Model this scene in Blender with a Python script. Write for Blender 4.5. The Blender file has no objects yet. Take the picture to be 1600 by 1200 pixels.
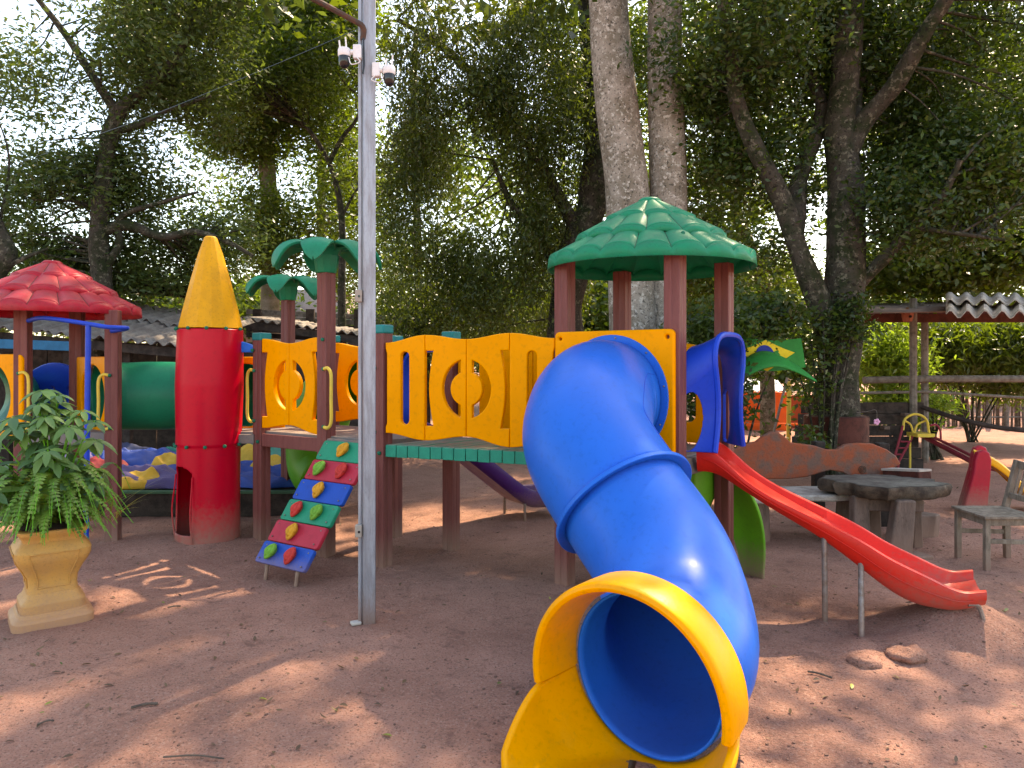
import bpy, math, random
import numpy as np
from mathutils import Vector, noise, Matrix
R = math.radians
random.seed(7); np.random.seed(7)
S = bpy.context.scene
# ------------------------------------------------------------------ camera, world, sun, exposure
F, H, HY = 1143.0, 1.6, 565.0            # focal length in photo pixels, eye height, horizon row
cam = bpy.data.objects.new('camera', bpy.data.cameras.new('camera'))
S.collection.objects.link(cam); S.camera = cam
cam.location = (0, 0, H); cam.rotation_euler = (R(90), 0, 0)
cam.data.sensor_width = 36; cam.data.lens = 36*F/1600; cam.data.shift_y = -35/1600
cam.data.clip_start = .05; cam.data.clip_end = 400
SUN = Vector((.42, .62, .95)).normalized()
w = bpy.data.worlds.new('World'); S.world = w; w.use_nodes = True
nt = w.node_tree; bg = nt.nodes['Background']
sky = nt.nodes.new('ShaderNodeTexSky'); sky.sky_type = 'NISHITA'; sky.sun_disc = False
sky.sun_elevation = math.asin(SUN.z); sky.sun_rotation = math.atan2(SUN.x, SUN.y)
sky.air_density = 1; sky.dust_density = 1.2; sky.ozone_density = .8
nt.links.new(sky.outputs[0], bg.inputs[0]); bg.inputs[1].default_value = .15
ld = bpy.data.lights.new('sun', 'SUN'); ld.energy = 2.8; ld.angle = R(.9); ld.color = (1, .9, .76)
sun = bpy.data.objects.new('sun', ld); S.collection.objects.link(sun)
sun.rotation_euler = SUN.to_track_quat('Z', 'Y').to_euler()
S.view_settings.view_transform = 'Standard'; S.view_settings.look = 'None'
S.view_settings.exposure = 2.1; S.view_settings.gamma = 1
S.view_settings.use_white_balance = True; S.view_settings.white_balance_temperature = 8500; S.view_settings.white_balance_tint = 10
S.cycles.max_bounces = 6; S.cycles.diffuse_bounces = 3; S.cycles.glossy_bounces = 3
S.cycles.transmission_bounces = 4; S.cycles.transparent_max_bounces = 4
S.cycles.use_denoising = True

# ------------------------------------------------------------------ helpers
W = {}                                    # world origin of every object built
def at(px, py, Y): return Vector(((px-800)/F*Y, Y, H-(py-HY)/F*Y))
def gx(px, Y): return (px-800)/F*Y
def tag(o, label=None, cat=None, group=None, kind=None):
    if label: o['label'] = label
    if cat: o['category'] = cat
    if group: o['group'] = group
    if kind: o['kind'] = kind
    return o
def thing(name, loc, label, cat, group=None):
    o = bpy.data.objects.new(name, None); S.collection.objects.link(o)
    o.empty_display_size = .1; o.location = loc; W[o.name] = Vector(loc)
    return tag(o, label, cat, group)
def link(name, me, mat=None, parent=None, loc=None, rot=None, bevel=0, seg=2, label=None, sub=0):
    """link mesh data as one object; when loc is None the vertices are in world space"""
    if loc is None:
        n = len(me.vertices); co = np.empty(n*3, 'f'); me.vertices.foreach_get('co', co)
        co = co.reshape(-1, 3); c = (co.min(0)+co.max(0))/2; c[2] = co[:, 2].min()
        co -= c; me.vertices.foreach_set('co', co.ravel()); loc = Vector([float(t) for t in c])
    loc = Vector(loc)
    o = bpy.data.objects.new(name, me); S.collection.objects.link(o)
    if mat and not me.materials: me.materials.append(mat)
    W[o.name] = loc.copy()
    if parent: o.parent = parent; o.location = loc - W[parent.name]
    else: o.location = loc
    if rot is not None: o.rotation_euler = rot
    if bevel:
        b = o.modifiers.new('bevel', 'BEVEL'); b.width = bevel; b.segments = seg; b.limit_method = 'ANGLE'; b.angle_limit = R(40)
    if sub:
        s = o.modifiers.new('sub', 'SUBSURF'); s.levels = sub; s.render_levels = sub
    if label: o['label'] = label
    me.update()
    return o
def finish(me, angle=38):
    me.shade_smooth(); me.set_sharp_from_angle(angle=R(angle)); return me
class MB:
    def __init__(s): s.v = []; s.f = []
    def add(s, vs, fs):
        b = len(s.v); s.v += [tuple(p) for p in vs]; s.f += [tuple(i+b for i in q) for q in fs]; return s
    def box(s, c, size, u=(1, 0, 0), w=(0, 0, 1)):
        u = Vector(u).normalized(); w = Vector(w).normalized(); v = w.cross(u).normalized(); w = u.cross(v).normalized()
        c = Vector(c); a, b, d = size[0]/2, size[1]/2, size[2]/2
        vs = [c+u*a*i+v*b*j+w*d*k for k in (-1, 1) for j in (-1, 1) for i in (-1, 1)]
        return s.add(vs, [(0, 2, 3, 1), (4, 5, 7, 6), (0, 1, 5, 4), (2, 6, 7, 3), (0, 4, 6, 2), (1, 3, 7, 5)])
    def bar(s, a, b, wd, th, up=(0, 0, 1)):
        a = Vector(a); b = Vector(b); d = (b-a)
        return s.box((a+b)/2, (d.length, wd, th), d, up) if abs(d.normalized().dot(Vector(up))) < .98 else s.box((a+b)/2, (wd, th, d.length), (1, 0, 0), d)
    def tube(s, pts, rad, n=10, cap=True, closed=False, squash=None):
        pts = [Vector(p) for p in pts]; m = len(pts)
        if not hasattr(rad, '__len__'): rad = [rad]*m
        t0 = (pts[1]-pts[0]).normalized()
        up = Vector((0, 0, 1)) if abs(t0.z) < .9 else Vector((1, 0, 0))
        x = t0.cross(up).normalized(); vs = []
        for i, p in enumerate(pts):
            t = (pts[min(i+1, m-1)]-pts[max(i-1, 0)]).normalized()
            x = (x-t*x.dot(t)).normalized(); y = t.cross(x)
            for k in range(n):
                a = 2*math.pi*k/n; vs.append(p+(x*math.cos(a)+y*math.sin(a))*rad[i])
        fs = [(i*n+k, i*n+(k+1) % n, (i+1)*n+(k+1) % n, (i+1)*n+k) for i in range(m-1) for k in range(n)]
        if cap: fs += [tuple(range(n))[::-1], tuple((m-1)*n+k for k in range(n))]
        return s.add(vs, fs)
    def lathe(s, prof, c=(0, 0, 0), n=24, a0=0, flat=None):
        c = Vector(c); vs = []
        for (r, z) in prof:
            for k in range(n):
                a = a0+2*math.pi*k/n; vs.append((c.x+r*math.cos(a), c.y+r*math.sin(a), c.z+z))
        m = len(prof)
        fs = [(i*n+k, i*n+(k+1) % n, (i+1)*n+(k+1) % n, (i+1)*n+k) for i in range(m-1) for k in range(n)]
        fs += [tuple(range(n))[::-1], tuple((m-1)*n+k for k in range(n))]
        return s.add(vs, fs)
    def ball(s, c, r, n=8):
        if not hasattr(r, '__len__'): r = (r, r, r)
        vs = []; m = n//2+1
        for i in range(1, m):
            p = math.pi*i/m
            for k in range(n):
                a = 2*math.pi*k/n; vs.append((c[0]+r[0]*math.sin(p)*math.cos(a), c[1]+r[1]*math.sin(p)*math.sin(a), c[2]-r[2]*math.cos(p)))
        fs = [(i*n+k, i*n+(k+1) % n, (i+1)*n+(k+1) % n, (i+1)*n+k) for i in range(m-2) for k in range(n)]
        fs += [tuple(range(n))[::-1], tuple((m-2)*n+k for k in range(n))]
        return s.add(vs, fs)
    def grid(s, fn, nu, nv, wrap=False):
        vs = [fn(i/nu, j/nv) for j in range(nv+1) for i in range(nu+1)]
        return s.add(vs, [(j*(nu+1)+i, j*(nu+1)+i+1, (j+1)*(nu+1)+i+1, (j+1)*(nu+1)+i) for j in range(nv) for i in range(nu)])
    def mesh(s, name, angle=38):
        me = bpy.data.meshes.new(name); me.from_pydata(s.v, [], s.f); me.update(); return finish(me, angle)
    def build(s, name, mat, parent=None, bevel=0, label=None, solid=0, sub=0, angle=38, offset=0, seg=2):
        o = link(name, s.mesh(name, angle), mat, parent, label=label)
        if solid:
            q = o.modifiers.new('solid', 'SOLIDIFY'); q.thickness = solid; q.offset = offset
        if bevel:
            b = o.modifiers.new('bevel', 'BEVEL'); b.width = bevel; b.segments = seg; b.limit_method = 'ANGLE'; b.angle_limit = R(40)
        if sub:
            q = o.modifiers.new('sub', 'SUBSURF'); q.levels = sub; q.render_levels = sub
        return o
def catmull(P, n=8):
    P = [Vector(p) for p in P]; P = [P[0]*2-P[1]]+P+[P[-1]*2-P[-2]]; out = []
    for i in range(1, len(P)-2):
        a, b, c, d = P[i-1:i+3]
        for k in range(n):
            t = k/n
            out.append(.5*((2*b)+(c-a)*t+(2*a-5*b+4*c-d)*t*t+(3*b-a-3*c+d)*t**3))
    out.append(P[-2]); return out
def plate_mesh(loops, th, bev=.006):
    """flat plate with holes, outline in local x/z, thickness along y"""
    cu = bpy.data.curves.new('c', 'CURVE'); cu.dimensions = '2D'; cu.fill_mode = 'BOTH'
    cu.extrude = th/2-bev; cu.bevel_depth = bev; cu.bevel_resolution = 2; cu.offset = -bev
    for L in loops:
        sp = cu.splines.new('POLY'); sp.points.add(len(L)-1); sp.use_cyclic_u = True
        for i, (x, z) in enumerate(L): sp.points[i].co = (x, z, 0, 1)
    ob = bpy.data.objects.new('c', cu); S.collection.objects.link(ob)
    dg = bpy.context.evaluated_depsgraph_get(); dg.update()
    me = bpy.data.meshes.new_from_object(ob.evaluated_get(dg), depsgraph=dg)
    bpy.data.objects.remove(ob); bpy.data.curves.remove(cu); me.materials.clear()
    return me
def plate(name, loops, th, O, u, wv, mat, parent, bev=.006, label=None, warp=None):
    me = plate_mesh(loops, th, bev)
    u = Vector(u).normalized(); wv = Vector(wv).normalized(); nv = u.cross(wv); O = Vector(O)
    for v in me.vertices:
        x, z, y = v.co; v.co = O+u*x+wv*z+nv*y
    finish(me, 40)
    return link(name, me, mat, parent, label=label)
def ell(cx, cz, rx, rz, n=32, a0=0, a1=360):
    return [(cx+rx*math.cos(R(a0+(a1-a0)*k/n)), cz+rz*math.sin(R(a0+(a1-a0)*k/n))) for k in range(n if a1-a0 >= 360 else n+1)]
def rrect(x0, z0, x1, z1, r, n=5):
    out = []
    for cx, cz, a in ((x1-r, z1-r, 0), (x0+r, z1-r, 90), (x0+r, z0+r, 180), (x1-r, z0+r, 270)):
        out += [(cx+r*math.cos(R(a+90*k/n)), cz+r*math.sin(R(a+90*k/n))) for k in range(n+1)]
    return out

# ------------------------------------------------------------------ materials
MATS = {}
def mat(name, col, rough=.5, col2=None, scale=6, amount=.35, bump=.15, bscale=60, dust=0, dustcol=(.27, .16, .12), metal=0, coat=0,
        stretch=None, trans=0, spec=.2, topdust=0, lich=None, lsc=30):
    if name in MATS: return MATS[name]
    m = bpy.data.materials.new(name); m.use_nodes = True; N = m.node_tree.nodes; L = m.node_tree.links
    b = N['Principled BSDF']; b.inputs['Roughness'].default_value = rough; b.inputs['Metallic'].default_value = metal
    b.inputs['Coat Weight'].default_value = coat; b.inputs['Coat Roughness'].default_value = .15
    b.inputs['Specular IOR Level'].default_value = spec
    if trans: b.inputs['Subsurface Weight'].default_value = 0
    g = N.new('ShaderNodeNewGeometry'); tc = N.new('ShaderNodeTexCoord')
    src = g.outputs['Position']
    if stretch:
        mp = N.new('ShaderNodeMapping'); mp.inputs['Scale'].default_value = stretch; L.new(src, mp.inputs[0]); src = mp.outputs[0]
    def noi(sc, det=4, r=.6):
        n = N.new('ShaderNodeTexNoise'); n.inputs['Scale'].default_value = sc; n.inputs['Detail'].default_value = det
        n.inputs['Roughness'].default_value = r; L.new(src, n.inputs['Vector']); return n
    def mix(a, bb, fac):
        x = N.new('ShaderNodeMix'); x.data_type = 'RGBA'
        for s_, v_ in ((x.inputs[6], a), (x.inputs[7], bb)):
            if isinstance(v_, tuple): s_.default_value = (*v_, 1)
            else: L.new(v_, s_)
        if isinstance(fac, (int, float)): x.inputs[0].default_value = fac
        else: L.new(fac, x.inputs[0])
        return x.outputs[2]
    def ramp(v, lo, hi, o0=0., o1=1.):
        r = N.new('ShaderNodeMapRange'); r.inputs[1].default_value = lo; r.inputs[2].default_value = hi
        r.inputs[3].default_value = o0; r.inputs[4].default_value = o1; L.new(v, r.inputs[0]); return r.outputs[0]
    if col2 is None: col2 = tuple(c*.6+.01 for c in col)
    n1 = noi(scale); c = mix(tuple(col), tuple(col2), ramp(n1.outputs[0], .42, .62, 0, amount))
    n2 = noi(scale*9, 3); c = mix(c, tuple(x*.55 for x in col2), ramp(n2.outputs[0], .54, .68, 0, amount*.6))
    if lich:
        n4 = noi(lsc, 3, .7); c = mix(c, tuple(lich), ramp(n4.outputs[0], .55, .63, 0, .8))
        n5 = noi(lsc*1.7, 2, .5); c = mix(c, tuple(k*.22 for k in col), ramp(n5.outputs[0], .60, .66, 0, .85))
    if dust:
        sep = N.new('ShaderNodeSeparateXYZ'); L.new(g.outputs['Position'], sep.inputs[0])
        hn = N.new('ShaderNodeMath'); hn.operation = 'MULTIPLY_ADD'; L.new(n2.outputs[0], hn.inputs[0]); hn.inputs[1].default_value = -dust*.7
        L.new(sep.outputs[2], hn.inputs[2])
        c = mix(c, dustcol, ramp(hn.outputs[0], -dust*.35, dust*.6, .92, 0))
    if topdust:
        sep2 = N.new('ShaderNodeSeparateXYZ'); L.new(g.outputs['Normal'], sep2.inputs[0])
        t = N.new('ShaderNodeMath'); t.operation = 'MULTIPLY'; L.new(ramp(sep2.outputs[2], .5, .95, 0, topdust), t.inputs[0])
        L.new(ramp(n1.outputs[0], .3, .6, .5, 1), t.inputs[1]); c = mix(c, (.3, .22, .18), t.outputs[0])
    L.new(c, b.inputs['Base Color'])
    L.new(ramp(n1.outputs[0], .3, .7, rough*.85, min(1, rough*1.2)), b.inputs['Roughness'])
    if bump:
        n3 = noi(bscale, 5); bp = N.new('ShaderNodeBump'); bp.inputs['Strength'].default_value = bump; bp.inputs['Distance'].default_value = .01
        L.new(n3.outputs[0], bp.inputs['Height']); L.new(bp.outputs[0], b.inputs['Normal'])
    if trans:
        tr = N.new('ShaderNodeBsdfTranslucent'); L.new(c, tr.inputs[0]); ms = N.new('ShaderNodeMixShader'); ms.inputs[0].default_value = trans
        L.new(b.outputs[0], ms.inputs[1]); L.new(tr.outputs[0], ms.inputs[2]); L.new(ms.outputs[0], N['Material Output'].inputs[0])
    MATS[name] = m; return m
def leafmat(name, c0, c1, tr=(.2, .32, .03), amt=.45, rough=.42):
    """leaf colours run from c0 to c1 with the per-leaf tint attribute; thin leaves let light through"""
    m = bpy.data.materials.new(name); m.use_nodes = True; N = m.node_tree.nodes; L = m.node_tree.links
    b = N['Principled BSDF']; b.inputs['Roughness'].default_value = rough; b.inputs['Specular IOR Level'].default_value = .45
    a = N.new('ShaderNodeAttribute'); a.attribute_name = 'tint'
    x = N.new('ShaderNodeMix'); x.data_type = 'RGBA'; x.inputs[6].default_value = (*c0, 1); x.inputs[7].default_value = (*c1, 1)
    L.new(a.outputs['Fac'], x.inputs[0]); L.new(x.outputs[2], b.inputs['Base Color'])
    t = N.new('ShaderNodeBsdfTranslucent'); y = N.new('ShaderNodeMix'); y.data_type = 'RGBA'
    y.inputs[6].default_value = (*[k*.45 for k in tr], 1); y.inputs[7].default_value = (*tr, 1); L.new(a.outputs['Fac'], y.inputs[0]); L.new(y.outputs[2], t.inputs[0])
    ms = N.new('ShaderNodeMixShader'); ms.inputs[0].default_value = amt
    L.new(b.outputs[0], ms.inputs[1]); L.new(t.outputs[0], ms.inputs[2]); L.new(ms.outputs[0], N['Material Output'].inputs[0])
    return m
YEL = mat('yellow_plastic', (.90, .315, .0), .45, (.74, .26, .0), 3, .35, .08, 90, topdust=.1, spec=.12)
YELO = mat('yellow_hood_plastic', (.86, .325, .0), .38, (.55, .27, .02), 5, .3, .10, 50, spec=.18)
BLUE = mat('blue_plastic', (.0, .125, .58), .34, (.0, .105, .49), 4, .35, .05, 14, coat=.02, spec=.14, topdust=.07)
DBLUE = mat('deep_blue_plastic', (.002, .050, .47), .32, (.002, .04, .36), 4, .3, .05, 20, coat=.02, spec=.15)
RED = mat('red_tube_plastic', (.55, .001, .02), .33, (.44, .001, .018), 3, .3, .05, 20, dust=.42, coat=.03, spec=.18)
REDS = mat('red_slide_plastic', (.66, .022, .012), .38, (.5, .02, .014), 4, .3, .06, 40, dust=.42)
REDR = mat('red_roof_plastic', (.60, .03, .055), .42, (.52, .09, .10), 6, .6, .08, 40, trans=.35, topdust=.22, spec=.18)
GRNR = mat('green_roof_plastic', (.0, .30, .15), .4, (.03, .24, .14), 7, .45, .1, 40, trans=.3, topdust=.12, spec=.18)
GRN = mat('green_plastic', (.0, .20, .105), .42, (.01, .14, .08), 5, .35, .08, 50)
GRNT = mat('green_tunnel_plastic', (.0, .24, .125), .35, (.01, .17, .10), 5, .4, .06, 30, trans=.18)
LIME = mat('lime_plastic', (.10, .36, .02), .4, (.08, .25, .02), 5, .3, .08, 50, dust=.3)
TEAL = mat('teal_plastic', (.0, .20, .20), .45, (.02, .15, .15), 8, .4, .1, 50, topdust=.5)
TEALG = mat('teal_green_board', (.0, .26, .17), .5, (.01, .17, .12), 12, .4, .12, 60, topdust=.9)
POST = mat('maroon_recycled_wood', (.19, .062, .055), .5, (.13, .04, .036), 5, .5, .25, 40, dust=.30, stretch=(6, 6, .6))
PURP = mat('purple_plastic', (.06, .014, .12), .4, (.05, .02, .09), 6, .4, .08, 50, dust=.35)
YRAIL = mat('yellow_painted_metal', (.72, .50, .07), .4, (.5, .4, .1), 20, .4, .05, 80)
BRAIL = mat('blue_painted_metal', (.01, .06, .5), .35, (.01, .05, .3), 20, .4, .05, 80)
BCAP = mat('bolt_cap_green', (.0, .14, .08), .4, None, 30, .3, 0)
GRYD = mat('grey_deck', (.16, .15, .15), .7, (.24, .18, .15), 9, .6, .3, 60, topdust=.6)
DIRTY = mat('galvanised_steel', (.34, .37, .42), .48, (.22, .21, .22), 14, .6, .2, 40, metal=.35, dust=.25, stretch=(3, 3, .35))
STEEL = mat('dull_steel', (.28, .25, .23), .5, (.2, .12, .08), 25, .6, .15, 60, metal=.5, dust=.25)
WHITE = mat('white_plastic', (.72, .73, .75), .35, (.55, .55, .56), 30, .3, .03, 60)
BLACK = mat('black_gloss', (.012, .012, .015), .12, None, 30, .1, 0, coat=.5)
RUST = mat('rusty_iron', (.06, .045, .04), .7, (.13, .06, .035), 30, .6, .3, 60)
WOODG = mat('weathered_grey_wood', (.20, .175, .15), .8, (.10, .085, .07), 12, .8, .5, 30, stretch=(1, 1, 1), dust=.1)
CHAIRW = mat('weathered_chair_wood', (.25, .20, .155), .75, (.14, .11, .085), 22, .8, .4, 60, stretch=(1, 1, .4), dust=.2)
TABW = mat('dark_log_wood', (.10, .073, .053), .6, (.04, .028, .022), 12, .9, .8, 22, stretch=(1, 1, 1.2))
TABT = mat('table_top_wood', (.15, .135, .115), .5, (.06, .05, .045), 8, .8, .5, 30)
BENCHR = mat('painted_bench_back', (.30, .07, .03), .6, (.15, .09, .07), 7, .95, .5, 30)
BENCHG = mat('worn_bench_seat', (.42, .38, .34), .5, (.17, .14, .12), 9, .7, .4, 30)
BARKP = mat('pale_spotted_bark', (.30, .265, .225), .9, (.17, .145, .11), 4, .9, 1, 42, lich=(.52, .49, .44), lsc=19)
BARKD = mat('dark_mossy_bark', (.05, .042, .033), .95, (.018, .026, .010), 4, .95, 1.0, 28, lich=(.13, .12, .09), lsc=14)
BARKB = mat('grey_brown_bark', (.13, .105, .08), .9, (.05, .055, .03), 4, .9, .9, 30, lich=(.22, .2, .16), lsc=12)
TILE = mat('fibre_cement_sheet', (.23, .205, .185), .85, (.13, .11, .10), 5, .9, .5, 40, topdust=.2)
DARKW = mat('dark_timber', (.055, .04, .033), .85, (.025, .02, .018), 10, .8, .5, 30)
MARW = mat('maroon_painted_timber', (.10, .028, .02), .7, (.05, .02, .016), 9, .7, .4, 40)
ORANGE = mat('orange_painted_wall', (.80, .14, .03), .7, (.6, .12, .04), 5, .5, .2, 40)
URN = mat('ochre_glazed_urn', (.60, .31, .085), .5, (.46, .25, .10), 9, .5, .2, 40, dust=.26, dustcol=(.42, .22, .14))
SOIL = mat('dark_soil', (.04, .025, .018), .95, None, 20, .6, .6, 60)
PINKW = mat('pale_wall', (.55, .45, .42), .8, None, 5, .4, .1, 40)

def ground_mat():
    m = bpy.data.materials.new('red_dirt'); m.use_nodes = True; N = m.node_tree.nodes; L = m.node_tree.links; b = N['Principled BSDF']
    g = N.new('ShaderNodeNewGeometry')
    def noi(sc, det=6, r=.6, dist=0):
        n = N.new('ShaderNodeTexNoise'); n.inputs['Scale'].default_value = sc; n.inputs['Detail'].default_value = det
        n.inputs['Roughness'].default_value = r; n.inputs['Distortion'].default_value = dist; L.new(g.outputs['Position'], n.inputs['Vector']); return n.outputs[0]
    def rmp(v, lo, hi, a=0., c=1.):
        r = N.new('ShaderNodeMapRange'); r.inputs[1].default_value = lo; r.inputs[2].default_value = hi; r.inputs[3].default_value = a; r.inputs[4].default_value = c
        L.new(v, r.inputs[0]); return r.outputs[0]
    def mix(a, bb, fac):
        x = N.new('ShaderNodeMix'); x.data_type = 'RGBA'
        for s_, v_ in ((x.inputs[6], a), (x.inputs[7], bb)):
            if isinstance(v_, tuple): s_.default_value = (*v_, 1)
            else: L.new(v_, s_)
        L.new(fac, x.inputs[0]); return x.outputs[2]
    c = mix((.44, .225, .165), (.32, .158, .115), rmp(noi(1.1, 4), .38, .62))
    c = mix(c, (.43, .26, .20), rmp(noi(60, 3, .7), .52, .66, 0, .8))
    c = mix(c, (.11, .062, .05), rmp(noi(95, 3, .7), .54, .66, 0, .85))
    c = mix(c, (.16, .085, .066), rmp(noi(7, 7, .75, .6), .54, .66, 0, .6))
    L.new(c, b.inputs['Base Color']); b.inputs['Roughness'].default_value = .95; b.inputs['Specular IOR Level'].default_value = .15
    b1 = N.new('ShaderNodeBump'); b1.inputs['Strength'].default_value = .9; b1.inputs['Distance'].default_value = .012; L.new(noi(75, 5, .75), b1.inputs['Height'])
    b2 = N.new('ShaderNodeBump'); b2.inputs['Strength'].default_value = .6; b2.inputs['Distance'].default_value = .06; L.new(noi(11, 6, .7), b2.inputs['Height'])
    L.new(b1.outputs[0], b2.inputs['Normal']); L.new(b2.outputs[0], b.inputs['Normal'])
    return m
DIRT = ground_mat()

# ------------------------------------------------------------------ ground
MOUNDS = [(px_, py_, .13, .03) for px_, py_ in ((-2.21, 6.46), (-1.52, 6.0), (-1.0, 5.66), (-1.75, 7.1), (-1.07, 6.64), (-.515, 6.2), (.37, 5.12), (1.53, 5.28), (-3.5, 6.42), (-4.2, 6.3), (1.9, 4.42), (1.96, 4.12))]+[(.42, 2.8, .55, -.05), (2.62, 4.26, .40, .20), (1.9, 4.0, .16, .035), (2.2, 4.02, .16, .05), (-1.69, 5.38, .5, -.035), (-1.0, 5.6, .4, .02), (.37, 5.0, .4, .03), (-2.7, 6.4, .5, .05), (-.88, 4.46, .25, .015)]
def gz(x, y):
    z = .035*noise.noise((x*.5, y*.5, 0))+.013*noise.noise((x*3.3, y*3.3, 11))+.018*noise.noise((x*1.7, y*1.7, 3))+.007*noise.noise((x*6, y*6, 5))
    for mx, my, r, h in MOUNDS:
        d = ((x-mx)**2+(y-my)**2)/(r*r)
        if d < 4: z += h*math.exp(-d*1.5)
    return z
def axis(a, b, fine, n_out, far):
    core = list(np.arange(a, b, fine)); s = fine; lo = []; hi = []; x = a; y = b
    while x > -far: s *= 1.16; x -= s; lo.append(x)
    s = fine
    while y < far: s *= 1.16; hi.append(y); y += s
    hi.append(y)
    return lo[::-1]+core+hi
xs = axis(-4.5, 4.8, .034, 0, 150); ys = axis(2.0, 8.0, .034, 0, 160)
vs = [(x, y, gz(x, y)+.004*noise.noise((x*19, y*19, 9))) for y in ys for x in xs]; nx = len(xs)
me = bpy.data.meshes.new('ground'); me.from_pydata(vs, [], [(j*nx+i, j*nx+i+1, (j+1)*nx+i+1, (j+1)*nx+i) for j in range(len(ys)-1) for i in range(nx-1)])
me.shade_smooth(); tag(link('ground', me, DIRT, loc=(0, 0, 0)), 'bare reddish brown dirt ground of the playground', kind='structure')

# ------------------------------------------------------------------ play structure
MA = Vector
P1, P2, P3 = MA((-2.21, 6.46, 0)), MA((-1.524, 6.006, 0)), MA((-1.0, 5.66, 0))
P1b, P2b, P3b = MA((-1.75, 7.10, 0)), MA((-1.07, 6.64, 0)), MA((-.515, 6.2, 0))
GL, GF, GR, GB = MA((.37, 5.12, 0)), MA((1.03, 4.62, 0)), MA((1.53, 5.28, 0)), MA((.87, 5.78, 0))
L1, L2, L3, L0 = MA((-4.21, 6.3, 0)), MA((-4.13, 6.95, 0)), MA((-3.50, 6.42, 0)), MA((-5.1, 6.6, 0))
PM2 = MA((gx(450, 7.9), 7.9, 0))
DK = 1.0
ps = thing('play_structure', (-.5, 5.8, 0), 'big colourful plastic playground with blue tube slide, yellow panels, rocket tube and two roofed towers', 'playground')
U = (P3-P1).normalized(); V = MA((-U.y, U.x, 0))
UT = (GF-GL).normalized()
def post(p, top, u=U, cap=False, w=.108, label=None):
    mb = MB(); z0 = gz(p.x, p.y)-.12; h = w/2; g = .008
    prof = [(-h, -h), (-g, -h), (0, -h+.004), (g, -h), (h, -h), (h, -g), (h-.004, 0), (h, g), (h, h), (g, h), (0, h-.004), (-g, h), (-h, h), (-h, g), (-h+.004, 0), (-h, -g)]
    v = MA((-u.y, u.x, 0)); n = len(prof)
    vs = [p+u*a+v*b+MA((0, 0, z)) for z in (z0, top) for a, b in prof]
    mb.add(vs, [(k, (k+1) % n, n+(k+1) % n, n+k) for k in range(n)]+[tuple(range(n))[::-1], tuple(range(n, 2*n))])
    o = mb.build('post', POST, ps, bevel=.005, angle=30)
    if label: o['label'] = label
    if cap:
        MB().box(p+MA((0, 0, top+.02)), (w+.016, w+.016, .07), u).build('post_cap', TEAL, o, bevel=.014, seg=3)
    return o
_bc = MB().ball((0, 0, 0), (.017, .017, .017), 8).mesh('bolt_cap'); _bc.materials.append(BCAP)
_bs = MB().ball((0, 0, 0), (.007, .007, .007), 6).mesh('screw'); _bs.materials.append(STEEL)
def bolt(p, parent=None): return link('bolt_cap', _bc, None, parent or ps, loc=p)
TC = U
for p, t, c in ((P1, 1.80, True), (P3, 1.83, True), (P1b, 1.80, True), (P2b, 1.78, True), (P3b, 1.80, True)): post(p, t, cap=c)
pp1 = post(P2, 2.34); pp2 = post(PM2, 2.28)
for p, t in ((GL, 2.31), (GF, 2.31), (GR, 2.31), (GB, 2.31)): post(p, t, UT)
for p, t in ((L1, 2.10), (L2, 2.12), (L3, 2.05), (L0, 2.05)): post(p, t, (L3-L1).normalized())
# decks: slatted boards
def deck(corners, z, name='deck', th=.05, mat_=GRYD):
    n = len(corners); c = sum(corners, MA((0, 0, 0)))/n
    mb = MB(); vs = [p+MA((0, 0, z-th)) for p in corners]+[p+MA((0, 0, z)) for p in corners]
    mb.add(vs, [tuple(range(n))[::-1], tuple(range(n, 2*n))]+[(k, (k+1) % n, n+(k+1) % n, n+k) for k in range(n)])
    return mb.build(name, mat_, ps, bevel=.004)
deck([P1, P3, P3b, P1b], DK-.01); deck([GL, GF, GR, GB], DK-.012); deck([L1, L3, L2, L0], DK-.015)
PR = MA((-2.52, 7.12, 0))
deck([P1+MA((-.62, .02, 0)), P1+MA((-.06, 0, 0)), P1b+MA((-.06, .05, 0)), PM2, PR+MA((-.35, .1, 0))], DK-.02)
# fascia beams under the decks
def fascia(a, b, z0, z1, m, name='deck_beam', off=.03, label=None):
    d = (b-a).normalized(); n = MA((d.y, -d.x, 0)); a2 = a+d*.055+n*off; b2 = b-d*.055+n*off
    return MB().bar(a2+MA((0, 0, (z0+z1)/2)), b2+MA((0, 0, (z0+z1)/2)), .03, z1-z0).build(name, m, ps, bevel=.004, label=label)
fascia(P1, P2, .86, .97, POST); fascia(P2, P3, .85, .975, GRYD, label='grey plate above the climbing ramp')
fascia(P1+MA((-.6, .02, 0)), P1, .88, .96, GRYD); fascia(GF, GR, .87, .98, GRYD); fascia(L1, L3, .88, .98, GRYD); fascia(GL, GF, .87, .98, POST)
fascia(P3b, P1b, .86, .97, POST)
# bridge of teal boards
nb = 14
for k in range(nb):
    t0, t1 = (k+.03)/nb, (k+.97)/nb
    A0, A1 = P3.lerp(GL, .04+.92*t0), P3.lerp(GL, .04+.92*t1); B0, B1 = P3b.lerp(GB, .04+.92*t0), P3b.lerp(GB, .04+.92*t1)
    dn = (A0-B0).normalized()*.035
    A0 = A0+dn; A1 = A1+dn; dz = random.uniform(-.003, .003)
    mb = MB(); top = .965+dz
    q = [A0, A1, B1, B0]
    mb.add([p+MA((0, 0, top-.035)) for p in q]+[p+MA((0, 0, top)) for p in q], [(3, 2, 1, 0), (4, 5, 6, 7), (0, 1, 5, 4), (1, 2, 6, 5), (2, 3, 7, 6), (3, 0, 4, 7)])
    o = mb.build('bridge_board', TEALG, ps, bevel=.003)
    d = (A1-A0)
    MB().bar(A0+MA((0, 0, top-.048)), A1+MA((0, 0, top-.048)), .02, .09).build('board_end', TEALG, o, bevel=.003)
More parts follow.
